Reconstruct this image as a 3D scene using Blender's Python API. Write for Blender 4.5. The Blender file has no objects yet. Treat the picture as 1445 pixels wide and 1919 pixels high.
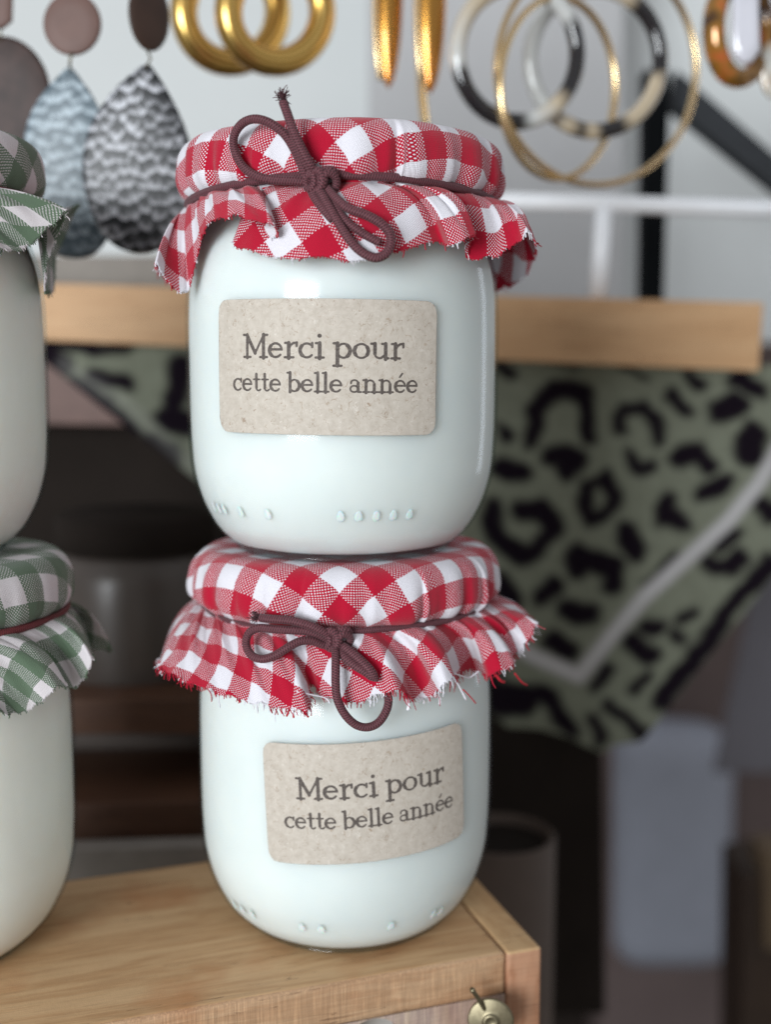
import bpy, math, random
import numpy as np
from math import sin, cos, pi, radians, sqrt
random.seed(7); RNG = np.random.default_rng(7)
SC = bpy.context.scene
COL = SC.collection
CM = 0.01                                   # everything below is written in centimetres

# ------------------------------------------------------------------ camera
PW, PH = 1445.0, 1919.0
F, D, HC, TH = 2155.74, 26.664, 13.035, 0.12497     # focal (photo px), distance and height (cm), pitch (rad)
H = 8.938                                    # height of one jar with its cloth
cd = bpy.data.cameras.new('camera'); cam = bpy.data.objects.new('camera', cd); COL.objects.link(cam)
cam.location = (0, -D*CM, HC*CM); cam.rotation_euler = (pi/2 - TH, 0, 0)
cd.sensor_fit = 'VERTICAL'; cd.sensor_height = 36; cd.lens = F/PH*36
cd.clip_start = 0.01; cd.clip_end = 50
cd.dof.use_dof = True; cd.dof.focus_distance = 0.2275; cd.dof.aperture_fstop = (F/PH*36)/5.4
cd.dof.aperture_blades = 0
SC.camera = cam

# ------------------------------------------------------------------ world and lamps
w = bpy.data.worlds.new('World'); SC.world = w; w.use_nodes = True
nt = w.node_tree; nt.nodes.clear()
wo = nt.nodes.new('ShaderNodeOutputWorld'); wb = nt.nodes.new('ShaderNodeBackground')
tc = nt.nodes.new('ShaderNodeTexCoord'); sx = nt.nodes.new('ShaderNodeSeparateXYZ'); wr = nt.nodes.new('ShaderNodeValToRGB')
mr = nt.nodes.new('ShaderNodeMapRange'); mr.inputs[1].default_value = -1; mr.inputs[2].default_value = 1
nt.links.new(tc.outputs['Generated'], sx.inputs[0]); nt.links.new(sx.outputs[2], mr.inputs[0]); nt.links.new(mr.outputs[0], wr.inputs[0])
wr.color_ramp.elements[0].position = .3; wr.color_ramp.elements[0].color = (.42, .40, .375, 1)
wr.color_ramp.elements[1].position = .75; wr.color_ramp.elements[1].color = (.64, .65, .67, 1)
nt.links.new(wr.outputs[0], wb.inputs[0]); wb.inputs[1].default_value = 0.74
nt.links.new(wb.outputs[0], wo.inputs[0])

def area(name, loc, target, sxy, power, color):
    l = bpy.data.lights.new(name, 'AREA'); l.shape = 'RECTANGLE'; l.size = sxy[0]*CM; l.size_y = sxy[1]*CM
    l.energy = power; l.color = color
    o = bpy.data.objects.new(name, l); COL.objects.link(o); o.location = [c*CM for c in loc]
    from mathutils import Vector
    o.rotation_euler = (Vector(target) - Vector(loc)).to_track_quat('-Z', 'Y').to_euler()
    return o
area('window_light', (-50, -100, 20), (1, 2, 10), (46, 46), 17, (.92, .97, 1.0))
area('side_streak_light', (46, 29, 20), (0, 0, 9), (6, 46), .4, (.80, .88, 1.0))  # narrow lamp added to draw the bluish streak on the jars' right side

SC.view_settings.view_transform = 'Standard'; SC.view_settings.look = 'None'
SC.view_settings.gamma = 1; SC.view_settings.exposure = -0.17; SC.view_settings.use_curve_mapping = False
SC.render.engine = 'CYCLES'
SC.cycles.use_denoising = True; SC.cycles.denoiser = 'OPENIMAGEDENOISE'; SC.cycles.denoising_prefilter = 'NONE'; SC.cycles.denoising_input_passes = 'RGB_ALBEDO_NORMAL'; SC.cycles.max_bounces = 10; SC.cycles.transparent_max_bounces = 16
SC.cycles.sample_clamp_indirect = 4

# ------------------------------------------------------------------ placing helpers (photo pixel + real depth -> cm)
_c, _s = cos(TH), sin(TH)
def ray(px, py):
    dx = (px - PW/2)/F; du = -(py - PH/2)/F
    return np.array([dx, _c + du*_s, -_s + du*_c])
def P(px, py, y):
    d = ray(px, py); t = (y + D)/d[1]
    return np.array([0, -D, HC]) + d*t
def cyl(px, py, r, cx, cy, back=False):
    d = ray(px, py); o = np.array([0, -D, HC])
    a = d[0]**2 + d[1]**2; b = 2*((o[0]-cx)*d[0] + (o[1]-cy)*d[1]); c = (o[0]-cx)**2 + (o[1]-cy)**2 - r*r
    q = max(0.0, b*b - 4*a*c)
    t = (-b + (1 if back else -1)*sqrt(q))/2/a
    return o + d*t

def lin(r, g, b): return tuple(((c/255)/12.92 if c/255 <= .04045 else ((c/255+.055)/1.055)**2.4) for c in (r, g, b)) + (1,)

# ------------------------------------------------------------------ object helpers
def mesh_obj(name, verts, faces, mats, parent=None, smooth=True, uv=None, attrs=None, fmat=None):
    me = bpy.data.meshes.new(name)
    v = (np.asarray(verts, dtype=float)*CM)
    me.from_pydata(v.tolist(), [], [tuple(int(i) for i in f) for f in faces])
    if not isinstance(mats, (list, tuple)): mats = [mats]
    for m in mats: me.materials.append(m)
    if smooth: me.polygons.foreach_set('use_smooth', [True]*len(me.polygons))
    if fmat is not None: me.polygons.foreach_set('material_index', np.asarray(fmat, dtype=np.int32))
    if uv is not None:
        uvl = me.uv_layers.new(name='UVMap')
        if callable(uv): arr = uv(me)
        else:
            idx = np.empty(len(me.loops), dtype=np.int32); me.loops.foreach_get('vertex_index', idx)
            arr = np.asarray(uv)[idx]
        uvl.data.foreach_set('uv', np.asarray(arr, dtype=np.float32).ravel())
    for k, a in (attrs or {}).items():
        at = me.attributes.new(k, 'FLOAT', 'POINT'); at.data.foreach_set('value', np.asarray(a, dtype=np.float32))
    me.update()
    o = bpy.data.objects.new(name, me); COL.objects.link(o)
    if parent is not None: o.parent = parent
    return o
def thing(name, label, cat, loc=(0, 0, 0), group=None):
    o = bpy.data.objects.new(name, None); COL.objects.link(o); o.empty_display_size = .01
    o.location = [c*CM for c in loc]; tag(o, label, cat, group); return o
def tag(o, label, cat, group=None):
    o['label'] = label; o['category'] = cat
    if group: o['group'] = group
    return o
def struct(o): o['kind'] = 'structure'; return o

class MB:
    def __init__(s): s.v = []; s.f = []; s.u = []; s.m = []
    def add(s, v, f, u=None, mi=0):
        n = len(s.v); s.v += [list(map(float, p)) for p in v]; s.f += [tuple(i + n for i in q) for q in f]
        s.u += [list(map(float, p)) for p in u] if u is not None else [[0, 0]]*len(v); s.m += [mi]*len(f)
    def build(s, name, mats, parent=None, smooth=True, origin=(0, 0, 0)):
        return mesh_obj(name, np.array(s.v) - np.array(origin), s.f, mats, parent, smooth, uv=np.array(s.u), fmat=s.m)

def grid_faces(nr, nc, wrap):
    f = []
    for i in range(nr-1):
        for j in range(nc if wrap else nc-1):
            k = (j+1) % nc
            f.append((i*nc+j, i*nc+k, (i+1)*nc+k, (i+1)*nc+j))
    return f

def smooth_path(pts, n=8, closed=False):
    pts = np.array(pts, dtype=float); out = []; N = len(pts)
    rng = range(N if closed else N-1)
    for i in rng:
        if closed: p0, p1, p2, p3 = (pts[(i+k-1) % N] for k in range(4))
        else: p0, p1, p2, p3 = pts[max(i-1, 0)], pts[i], pts[i+1], pts[min(i+2, N-1)]
        for j in range(n):
            t = j/n
            out.append(.5*((2*p1) + (-p0+p2)*t + (2*p0-5*p1+4*p2-p3)*t*t + (-p0+3*p1-3*p2+p3)*t**3))
    if not closed: out.append(pts[-1])
    return np.array(out)

def tube(mb, path, r, sides=12, closed=False, mi=0, caps=True, flat=None):
    path = np.array(path, dtype=float); N = len(path)
    rr = np.full(N, r, dtype=float) if np.isscalar(r) else np.asarray(r, dtype=float)
    if closed: tan = np.roll(path, -1, 0) - np.roll(path, 1, 0)
    else: tan = np.gradient(path, axis=0)
    tan /= np.linalg.norm(tan, axis=1)[:, None] + 1e-12
    n = np.cross(tan[0], [0, 0, 1.0])
    if np.linalg.norm(n) < 1e-3: n = np.cross(tan[0], [0, 1.0, 0])
    n /= np.linalg.norm(n); ns = [n]
    for i in range(1, N):
        n = n - tan[i]*np.dot(n, tan[i]); n /= np.linalg.norm(n) + 1e-12; ns.append(n)
    ns = np.array(ns); bs = np.cross(tan, ns)
    seg = np.r_[0, np.cumsum(np.linalg.norm(np.diff(path, axis=0), axis=1))]
    a = np.linspace(0, 2*pi, sides+1)
    fa, fb = (1, 1) if flat is None else flat
    V = path[:, None, :] + rr[:, None, None]*(fa*np.cos(a)[None, :, None]*ns[:, None, :] + fb*np.sin(a)[None, :, None]*bs[:, None, :])
    U = np.stack(np.broadcast_arrays(seg[:, None], (a/(2*pi))[None, :]), -1)
    V = V.reshape(-1, 3); U = U.reshape(-1, 2); S = sides+1; f = []
    for i in range(N if closed else N-1):
        k = (i+1) % N
        for j in range(sides): f.append((i*S+j, i*S+j+1, k*S+j+1, k*S+j))
    if caps and not closed:
        f.append(tuple(range(sides-1, -1, -1))); f.append(tuple((N-1)*S+j for j in range(sides)))
    mb.add(V, f, U, mi)

def lathe(name, prof, mat, parent=None, n=96, cap0=False, cap1=False, uv=True):
    prof = np.array(prof, dtype=float); a = np.linspace(0, 2*pi, n, endpoint=False)
    V = np.stack([prof[:, None, 0]*np.sin(a), -prof[:, None, 0]*np.cos(a), np.broadcast_to(prof[:, None, 1], (len(prof), n))], -1).reshape(-1, 3)
    f = grid_faces(len(prof), n, True)
    if cap0: f.append(tuple(range(n-1, -1, -1)))
    if cap1: f.append(tuple((len(prof)-1)*n+j for j in range(n)))
    return mesh_obj(name, V, f, mat, parent)

def box_mesh(mb, x0, x1, y0, y1, z0, z1, bev=0.0, mi=0, M=None):
    import bmesh
    bm = bmesh.new(); bmesh.ops.create_cube(bm, size=1)
    for v in bm.verts: v.co = ((x0+x1)/2 + v.co.x*(x1-x0), (y0+y1)/2 + v.co.y*(y1-y0), (z0+z1)/2 + v.co.z*(z1-z0))
    if bev > 0: bmesh.ops.bevel(bm, geom=bm.edges[:], offset=bev, segments=3, affect='EDGES', profile=.6)
    vs = np.array([v.co[:] for v in bm.verts])
    if M is not None: vs = vs @ np.array(M).T
    bm.verts.index_update()
    mb.add(vs, [tuple(v.index for v in f.verts) for f in bm.faces], mi=mi); bm.free()

def slab(mb, quad, back, bev=0.0):
    """a board: front face quad (4 pts, ccw from the front), extruded by vector back"""
    import bmesh
    q = np.array(quad); bm = bmesh.new()
    vs = [bm.verts.new(p) for p in q] + [bm.verts.new(p + np.array(back)) for p in q]
    for f in ((0, 1, 2, 3), (7, 6, 5, 4), (0, 4, 5, 1), (1, 5, 6, 2), (2, 6, 7, 3), (3, 7, 4, 0)): bm.faces.new([vs[i] for i in f])
    bmesh.ops.recalc_face_normals(bm, faces=bm.faces[:])
    if bev > 0: bmesh.ops.bevel(bm, geom=bm.edges[:], offset=bev, segments=3, affect='EDGES', profile=.6)
    bm.verts.index_update()
    mb.add([v.co[:] for v in bm.verts], [tuple(v.index for v in f.verts) for f in bm.faces]); bm.free()

# ------------------------------------------------------------------ material helpers
class NG:
    def __init__(s, name):
        s.mat = bpy.data.materials.new(name); s.mat.use_nodes = True; s.t = s.mat.node_tree
        s.b = s.t.nodes['Principled BSDF']; s.out = s.t.nodes['Material Output']
    def n(s, typ, **kw):
        x = s.t.nodes.new(typ)
        for k, v in kw.items(): setattr(x, k, v)
        return x
    def l(s, a, b): s.t.links.new(a, b)
    def inp(s, sock, v):
        if hasattr(v, 'is_output'): s.l(v, sock)
        else: sock.default_value = v
    def math(s, op, a, b=0.0, c=None, clamp=False):
        x = s.n('ShaderNodeMath', operation=op); x.use_clamp = clamp
        s.inp(x.inputs[0], a); s.inp(x.inputs[1], b)
        if c is not None: s.inp(x.inputs[2], c)
        return x.outputs[0]
    def mix(s, fac, a, b, blend='MIX'):
        x = s.n('ShaderNodeMix', data_type='RGBA', blend_type=blend)
        s.inp(x.inputs[0], fac); s.inp(x.inputs[6], a); s.inp(x.inputs[7], b); return x.outputs[2]
    def coord(s, kind='Object', scale=(100, 100, 100), rot=(0, 0, 0), loc=(0, 0, 0)):
        t = s.n('ShaderNodeTexCoord'); m = s.n('ShaderNodeMapping'); m.inputs['Scale'].default_value = scale
        m.inputs['Rotation'].default_value = rot; m.inputs['Location'].default_value = loc
        s.l(t.outputs[kind], m.inputs[0]); return m.outputs[0]
    def noise(s, vec, scale, detail=4, rough=.5, dist=0.0, col=False):
        x = s.n('ShaderNodeTexNoise'); s.l(vec, x.inputs['Vector']); x.inputs['Scale'].default_value = scale
        x.inputs['Detail'].default_value = detail; x.inputs['Roughness'].default_value = rough; x.inputs['Distortion'].default_value = dist
        return x.outputs[1 if col else 0]
    def ramp(s, fac, stops):
        x = s.n('ShaderNodeValToRGB'); s.l(fac, x.inputs[0]); e = x.color_ramp.elements
        while len(e) < len(stops): e.new(.5)
        for k, (p, c) in enumerate(stops):
            e[k].position = p; e[k].color = c if hasattr(c, '__len__') else (c, c, c, 1)
        return x.outputs[0]
    def step(s, v, a, b): 
        x = s.n('ShaderNodeMapRange', interpolation_type='SMOOTHSTEP'); s.inp(x.inputs[0], v)
        x.inputs[1].default_value = a; x.inputs[2].default_value = b; return x.outputs[0]
    def bump(s, h, strength, dist_cm):
        x = s.n('ShaderNodeBump'); s.l(h, x.inputs['Height']); x.inputs['Strength'].default_value = strength
        x.inputs['Distance'].default_value = dist_cm*CM; s.l(x.outputs[0], s.b.inputs['Normal']); return x
    def set(s, **kw):
        names = dict(color='Base Color', rough='Roughness', metal='Metallic', spec='Specular IOR Level', coat='Coat Weight', coatr='Coat Roughness',
                     sheen='Sheen Weight', sss='Subsurface Weight', trans='Transmission Weight', ior='IOR', alpha='Alpha')
        for k, v in kw.items(): s.inp(s.b.inputs[names[k]], v)
        return s.mat

def simple(name, color, rough=.6, mottle=.12, scale=1.5, bump=0.0, **kw):
    g = NG(name); v = g.coord(); n = g.noise(v, scale, 5, .6)
    f = g.ramp(n, [(.25, 1-mottle), (.75, 1+mottle)])
    g.set(color=g.mix(1.0, color, f, 'MULTIPLY'), rough=rough, **kw)
    if bump: g.bump(n, bump, .1)
    return g.mat

def gingham(name, dark, light, p=.0335, ppc=15, sheen=.25):
    g = NG(name); uvn = g.n('ShaderNodeTexCoord'); s = g.n('ShaderNodeSeparateXYZ')
    # slight thread wander so the weave is not a perfect raster
    nv = g.noise(uvn.outputs['UV'], 3.0, 2, .5, col=True); sub = g.n('ShaderNodeVectorMath', operation='SUBTRACT'); g.l(nv, sub.inputs[0]); sub.inputs[1].default_value = (.5, .5, .5)
    sc = g.n('ShaderNodeVectorMath', operation='SCALE'); g.l(sub.outputs[0], sc.inputs[0]); sc.inputs['Scale'].default_value = .05
    ad = g.n('ShaderNodeVectorMath', operation='ADD'); g.l(uvn.outputs['UV'], ad.inputs[0]); g.l(sc.outputs[0], ad.inputs[1]); g.l(ad.outputs[0], s.inputs[0])
    x = g.math('DIVIDE', s.outputs[0], p); y = g.math('DIVIDE', s.outputs[1], p)
    fx = g.math('FLOOR', x); fy = g.math('FLOOR', y)
    par = g.math('MODULO', g.math('ADD', g.math('ADD', fx, fy), 20000.0), 2.0)        # which thread is on top
    par = g.math('GREATER_THAN', par, .5)
    def stripe(q): 
        return g.math('GREATER_THAN', g.math('MODULO', g.math('ADD', g.math('FLOOR', g.math('DIVIDE', g.math('ADD', q, .5), float(ppc))), 2000.0), 2.0), .5)
    a = stripe(fx); b = stripe(fy)
    top = g.math('ADD', g.math('MULTIPLY', a, par), g.math('MULTIPLY', b, g.math('SUBTRACT', 1.0, par)))
    hx = g.math('ABSOLUTE', g.math('SINE', g.math('MULTIPLY', x, pi))); hy = g.math('ABSOLUTE', g.math('SINE', g.math('MULTIPLY', y, pi)))
    hw = g.math('MULTIPLY', g.math('POWER', hx, .6), g.math('ADD', .35, g.math('MULTIPLY', hy, .65)))
    hf = g.math('MULTIPLY', g.math('POWER', hy, .6), g.math('ADD', .35, g.math('MULTIPLY', hx, .65)))
    h = g.math('ADD', g.math('MULTIPLY', hw, par), g.math('MULTIPLY', hf, g.math('SUBTRACT', 1.0, par)))
    gap = g.math('MULTIPLY', g.math('MAXIMUM', a, b), g.math('LESS_THAN', h, .60)); top = g.math('MAXIMUM', top, gap)
    n2 = g.noise(uvn.outputs['UV'], 40.0, 3, .6); dirt = g.ramp(n2, [(.3, .86), (.7, 1.08)])
    c = g.mix(top, light, dark); c = g.mix(1.0, c, dirt, 'MULTIPLY')
    g.set(color=c, rough=.88, sheen=sheen, spec=.2)
    g.b.inputs['Sheen Roughness'].default_value = .5
    g.bump(h, .55, .016)
    tr = g.n('ShaderNodeBsdfTranslucent'); g.l(c, tr.inputs[0]); mx = g.n('ShaderNodeMixShader'); mx.inputs[0].default_value = .16
    g.l(g.b.outputs[0], mx.inputs[1]); g.l(tr.outputs[0], mx.inputs[2]); g.l(mx.outputs[0], g.out.inputs[0])
    return g.mat

def cord_mat(name, c1, c2):
    g = NG(name); t = g.n('ShaderNodeTexCoord'); s = g.n('ShaderNodeSeparateXYZ'); g.l(t.outputs['UV'], s.inputs[0])
    ph = g.math('ADD', g.math('MULTIPLY', s.outputs[0], 2*pi/.052), g.math('MULTIPLY', s.outputs[1], 2*pi*3)); ph2 = g.math('SUBTRACT', g.math('MULTIPLY', s.outputs[0], 2*pi/.052), g.math('MULTIPLY', s.outputs[1], 2*pi*5))
    w1 = g.math('ADD', .5, g.math('ADD', g.math('MULTIPLY', g.math('SINE', ph), .35), g.math('MULTIPLY', g.math('SINE', ph2), .22)))
    n = g.noise(g.coord(), 14, 3, .6)
    f = g.math('ADD', g.math('MULTIPLY', w1, .7), g.math('MULTIPLY', n, .45))
    g.set(color=g.ramp(f, [(.2, c1), (.85, c2)]), rough=.6, sheen=.08, spec=.3); g.bump(w1, .8, .014)
    return g.mat

def wood(name, base, dark, grain=(.25, 3.2, 3.2), rot=(0, 0, 0), rough=.55, saw=False, spots=True, loc=(0, 0, 0)):
    g = NG(name); v = g.coord('Object', (100*grain[0], 100*grain[1], 100*grain[2]), rot, loc)
    n1 = g.noise(v, .55, 6, .62, .6); n2 = g.noise(v, 4.0, 4, .6, .2)
    n1 = g.n_out = g.ramp(n1, [(.3, 0.0), (.46, .25), (.55, .8), (.6, .35), (.72, .75)])
    f = g.math('ADD', g.math('MULTIPLY', n1, .7), g.math('MULTIPLY', n2, .42))
    c = g.ramp(f, [(.15, base), (.55, tuple(base[i]*.55 + dark[i]*.45 for i in range(3)) + (1,)), (.95, dark)])
    vo = g.coord(); sp = g.noise(vo, .33, 3, .5)
    if spots: c = g.mix(g.ramp(sp, [(.56, 0.0), (.72, .55)]), c, (dark[0]*.95, dark[1]*.62, dark[2]*.40, 1))
    vf = g.coord('Object', (100*.9, 100*22, 100*22), rot, loc); fine = g.noise(vf, 1.0, 3, .7)
    c = g.mix(1.0, c, g.ramp(fine, [(.25, .86), (.75, 1.1)]), 'MULTIPLY')
    vc = g.coord('Object', (100*.22, 100*7, 100*7), rot, (3.3, 1.7, .4)); cr = g.noise(vc, 1.0, 2, .5)
    crack = g.math('LESS_THAN', g.math('ABSOLUTE', g.math('SUBTRACT', cr, .63)), .0035)
    c = g.mix(g.math('MULTIPLY', crack, .75), c, (dark[0]*.3, dark[1]*.25, dark[2]*.2, 1))
    h = g.math('ADD', g.math('MULTIPLY', fine, .6), g.math('MULTIPLY', n2, .4))
    h = g.math('SUBTRACT', h, crack)
    if saw:
        vs = g.coord('Object', (100*26, 100*26, 100*.9)); sn = g.noise(vs, 1.0, 3, .7)
        c = g.mix(1.0, c, g.ramp(sn, [(.35, .84), (.5, 1.0), (.68, 1.35)]), 'MULTIPLY'); h = g.math('ADD', h, g.math('MULTIPLY', sn, 1.2))
    gl = g.noise(vo, 9.0, 5, .7); h = g.math('ADD', h, g.math('MULTIPLY', gl, .4))
    g.set(color=c, rough=rough, spec=.35); g.bump(h, .55, .02)
    return g.mat

# ------------------------------------------------------------------ materials
M = {}
RED = (.48, .003, .029, 1); WHT = (.82, .80, .86, 1)
M['red_gingham'] = gingham('red_gingham', RED, WHT, p=.0375, ppc=15)
M['green_gingham'] = gingham('green_gingham', (.125, .185, .12, 1), (.74, .69, .71, 1), p=.038, ppc=16)
M['burgundy_cord'] = cord_mat('burgundy_cord', (.028, .007, .010, 1), (.145, .046, .058, 1))
M['dark_red_cord'] = cord_mat('dark_red_cord', (.05, .006, .008, 1), (.19, .03, .035, 1))

g = NG('white_filling'); n = g.noise(g.coord(), .5, 4, .55)
g.set(color=g.ramp(n, [(.35, (.70, .735, .725, 1)), (.7, (.75, .772, .752, 1))]), rough=.5, spec=.25, sss=.9)
g.b.inputs['Subsurface Radius'].default_value = (1.0, .9, .8); g.b.inputs['Subsurface Scale'].default_value = .008
M['filling'] = g.mat
g = NG('cream_filling'); n = g.noise(g.coord(), .5, 4, .55)
g.set(color=g.ramp(n, [(.35, (.85, .82, .755, 1)), (.7, (.88, .86, .80, 1))]), rough=.5, spec=.25, sss=.9)
g.b.inputs['Subsurface Radius'].default_value = (1.0, .9, .8); g.b.inputs['Subsurface Scale'].default_value = .008
M['cream_filling'] = g.mat

def thin_glass(name, tint=(.955, .975, .975, 1), edge=(.84, .88, .89, 1), wav=.07):
    g = NG(name); t = g.t; t.nodes.remove(g.b)
    fr = g.n('ShaderNodeFresnel'); fr.inputs[0].default_value = 1.5
    lw = g.n('ShaderNodeLayerWeight'); lw.inputs[0].default_value = .5
    n = g.noise(g.coord('Object', (60, 60, 22)), 1.0, 3, .5); b = g.n('ShaderNodeBump'); b.inputs['Strength'].default_value = wav; b.inputs['Distance'].default_value = .0006
    g.l(n, b.inputs['Height'])
    fac = g.ramp(lw.outputs['Facing'], [(.72, 0.0), (1.0, 1.0)])
    col = g.mix(fac, tint, edge)
    tr = g.n('ShaderNodeBsdfTransparent'); g.l(col, tr.inputs[0])
    gl = g.n('ShaderNodeBsdfGlossy'); gl.inputs['Roughness'].default_value = .12; g.l(b.outputs[0], gl.inputs['Normal']); g.l(b.outputs[0], fr.inputs['Normal'])
    mx = g.n('ShaderNodeMixShader'); g.l(g.math('MINIMUM', g.math('MULTIPLY', fr.outputs[0], .5), .17), mx.inputs[0]); g.l(tr.outputs[0], mx.inputs[1]); g.l(gl.outputs[0], mx.inputs[2])
    g.l(mx.outputs[0], g.out.inputs[0]); return g.mat
M['glass'] = thin_glass('clear_glass')
M['glass_foot'] = thin_glass('glass_foot', wav=0.0)
M['smoky_glass'] = thin_glass('smoky_glass', (.55, .5, .47, 1), (.3, .28, .26, 1))
g = NG('clear_glass_base'); g.set(color=(.86, .93, .92, 1), rough=.03, trans=1.0, ior=1.5); M['glass_base'] = g.mat

def kraft(name):
    g = NG(name); v = g.coord()
    def fibre(scale, w, mscale, m0, m1, off):
        vv = g.coord('Object', (100, 100, 100), (0, 0, 0), off)
        n = g.noise(vv, scale, 2, .5, .8); d = g.math('ABSOLUTE', g.math('SUBTRACT', n, .5))
        line = g.math('SUBTRACT', 1.0, g.step(d, 0, w)); mk = g.noise(vv, mscale, 2, .5)
        return g.math('MULTIPLY', line, g.step(mk, m0, m1))
    n = g.noise(v, 7, 6, .7); c = g.ramp(n, [(.25, (.40, .352, .298, 1)), (.75, (.54, .49, .432, 1))])
    f1 = fibre(4.4, .014, 6, .50, .55, (1.3, 2.1, .2)); f2 = fibre(5.2, .015, 7, .50, .55, (7.3, 4.1, 3.2)); f3 = fibre(3.4, .012, 7, .49, .54, (2.3, 8.1, 5.2))
    c = g.mix(g.math('MULTIPLY', f1, .6), c, (.21, .13, .075, 1)); c = g.mix(g.math('MULTIPLY', f2, .35), c, (.76, .72, .66, 1)); c = g.mix(g.math('MULTIPLY', f3, .5), c, (.26, .17, .10, 1))
    at = g.n('ShaderNodeAttribute', attribute_name='ink'); sp = g.noise(v, 26, 3, .7)
    ink = g.math('MULTIPLY', g.step(at.outputs['Fac'], .42, .6), g.ramp(sp, [(.3, .80), (.6, .97)]))
    c = g.mix(ink, c, (.058, .045, .041, 1))
    g.set(color=c, rough=.72, spec=.3)
    g.bump(g.math('ADD', n, g.math('MULTIPLY', f2, .7)), .35, .01); return g.mat
M['kraft'] = kraft('kraft_paper')
M['lid_metal'] = simple('lid_metal', (.75, .75, .76, 1), .3, metal=.9)

PINE, PINED = (.63, .42, .235, 1), (.43, .235, .105, 1)
M['pine_top'] = wood('pine_top', PINE, PINED, rot=(0, 0, radians(-1.5)))
M['pine_saw'] = wood('pine_sawn', (.50, .33, .20, 1), (.34, .19, .10, 1), saw=True)
M['pine_end'] = wood('pine_end', (.56, .37, .20, 1), (.42, .24, .11, 1), grain=(2.2, .8, 1.0), rot=(0, 0, radians(35)))
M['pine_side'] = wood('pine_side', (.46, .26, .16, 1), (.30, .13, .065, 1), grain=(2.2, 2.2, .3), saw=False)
M['ply'] = wood('plywood', (.52, .40, .29, 1), (.30, .22, .21, 1), grain=(2.4, 2.4, .35), saw=True)
M['rail_wood'] = wood('rail_wood', (.60, .38, .21, 1), (.50, .29, .145, 1), spots=False)
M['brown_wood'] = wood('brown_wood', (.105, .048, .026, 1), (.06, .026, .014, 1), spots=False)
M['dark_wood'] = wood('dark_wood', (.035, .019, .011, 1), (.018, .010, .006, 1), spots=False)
g = NG('brass'); n = g.noise(g.coord(), 5, 5, .7); g.set(color=g.ramp(n, [(.3, (.16, .135, .085, 1)), (.7, (.27, .235, .155, 1))]), metal=1.0, rough=.42); g.bump(n, .3, .01); M['brass'] = g.mat
g = NG('gold'); g.set(color=(.74, .54, .29, 1), metal=1.0, rough=.27); M['gold'] = g.mat
g = NG('rib_striped_gold'); t_ = g.n('ShaderNodeTexCoord'); s_ = g.n('ShaderNodeSeparateXYZ'); g.l(t_.outputs['UV'], s_.inputs[0])
g.set(color=g.ramp(g.math('ADD', .5, g.math('MULTIPLY', g.math('SINE', g.math('MULTIPLY', s_.outputs[1], 2*pi*14)), .5)), [(.1, (.42, .22, .04, 1)), (.6, (.88, .60, .20, 1))]), metal=1.0, rough=.3); M['rib_striped_gold'] = g.mat  # rib shading painted as dark and bright stripes, the tube is smooth
g = NG('amber'); n = g.noise(g.coord('Object', (100, 100, 20)), 1.2, 3, .5); g.set(color=g.ramp(n, [(.4, (.62, .20, .035, 1)), (.6, (.40, .19, .03, 1))]), metal=.75, rough=.2, coat=.5); M['amber'] = g.mat
g = NG('tortoise_resin'); n = g.noise(g.coord('Object', (100, 100, 100), (0, 0, 0), (2.2, 0, .4)), .55, 2, .4)
g.set(color=g.ramp(n, [(.44, (.012, .011, .013, 1)), (.5, (.40, .30, .20, 1)), (.56, (.50, .50, .47, 1))]), rough=.12, coat=.6); M['resin'] = g.mat
def resin(name, L_, stops):
    g = NG(name); t = g.n('ShaderNodeTexCoord'); s = g.n('ShaderNodeSeparateXYZ'); g.l(t.outputs['UV'], s.inputs[0])
    n = g.noise(g.coord(), .8, 3, .5); f = g.math('ADD', g.math('DIVIDE', s.outputs[0], L_), g.math('MULTIPLY', g.math('SUBTRACT', n, .5), .05))
    g.set(color=g.ramp(f, stops), rough=.1, coat=.6); return g.mat
KB, BE, CLR = (.010, .009, .011, 1), (.46, .38, .27, 1), (.52, .53, .52, 1)
M['resin_near'] = resin('near_resin', 12.3, [(0, BE), (.06, CLR), (.15, CLR), (.19, KB), (.34, KB), (.38, BE), (.45, CLR), (.49, KB), (.68, KB), (.71, CLR), (.86, BE), (1, BE)])
M['resin_far'] = resin('far_resin', 13.6, [(0, CLR), (.08, BE), (.11, KB), (.27, KB), (.30, BE), (.41, BE), (.44, KB), (.48, KB), (.51, BE), (.54, KB), (.57, BE), (.64, CLR), (.85, CLR), (1, CLR)])
g = NG('amber_resin'); n = g.noise(g.coord(), 1.3, 3, .5); g.set(color=g.ramp(n, [(.35, (.05, .02, .006, 1)), (.5, (.32, .15, .02, 1)), (.65, (.55, .12, .03, 1))]), rough=.1, coat=.7, metal=.3); M['amber_resin'] = g.mat
M['brown_disc'] = simple('brown_disc', (.135, .075, .062, 1), .6, .15, 1.2)
M['dark_brown_disc'] = simple('dark_brown_disc', (.035, .017, .011, 1), .4, .3, 1.0)
M['mottled_brown'] = simple('mottled_brown', (.048, .026, .022, 1), .6, .6, 1.1)
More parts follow.
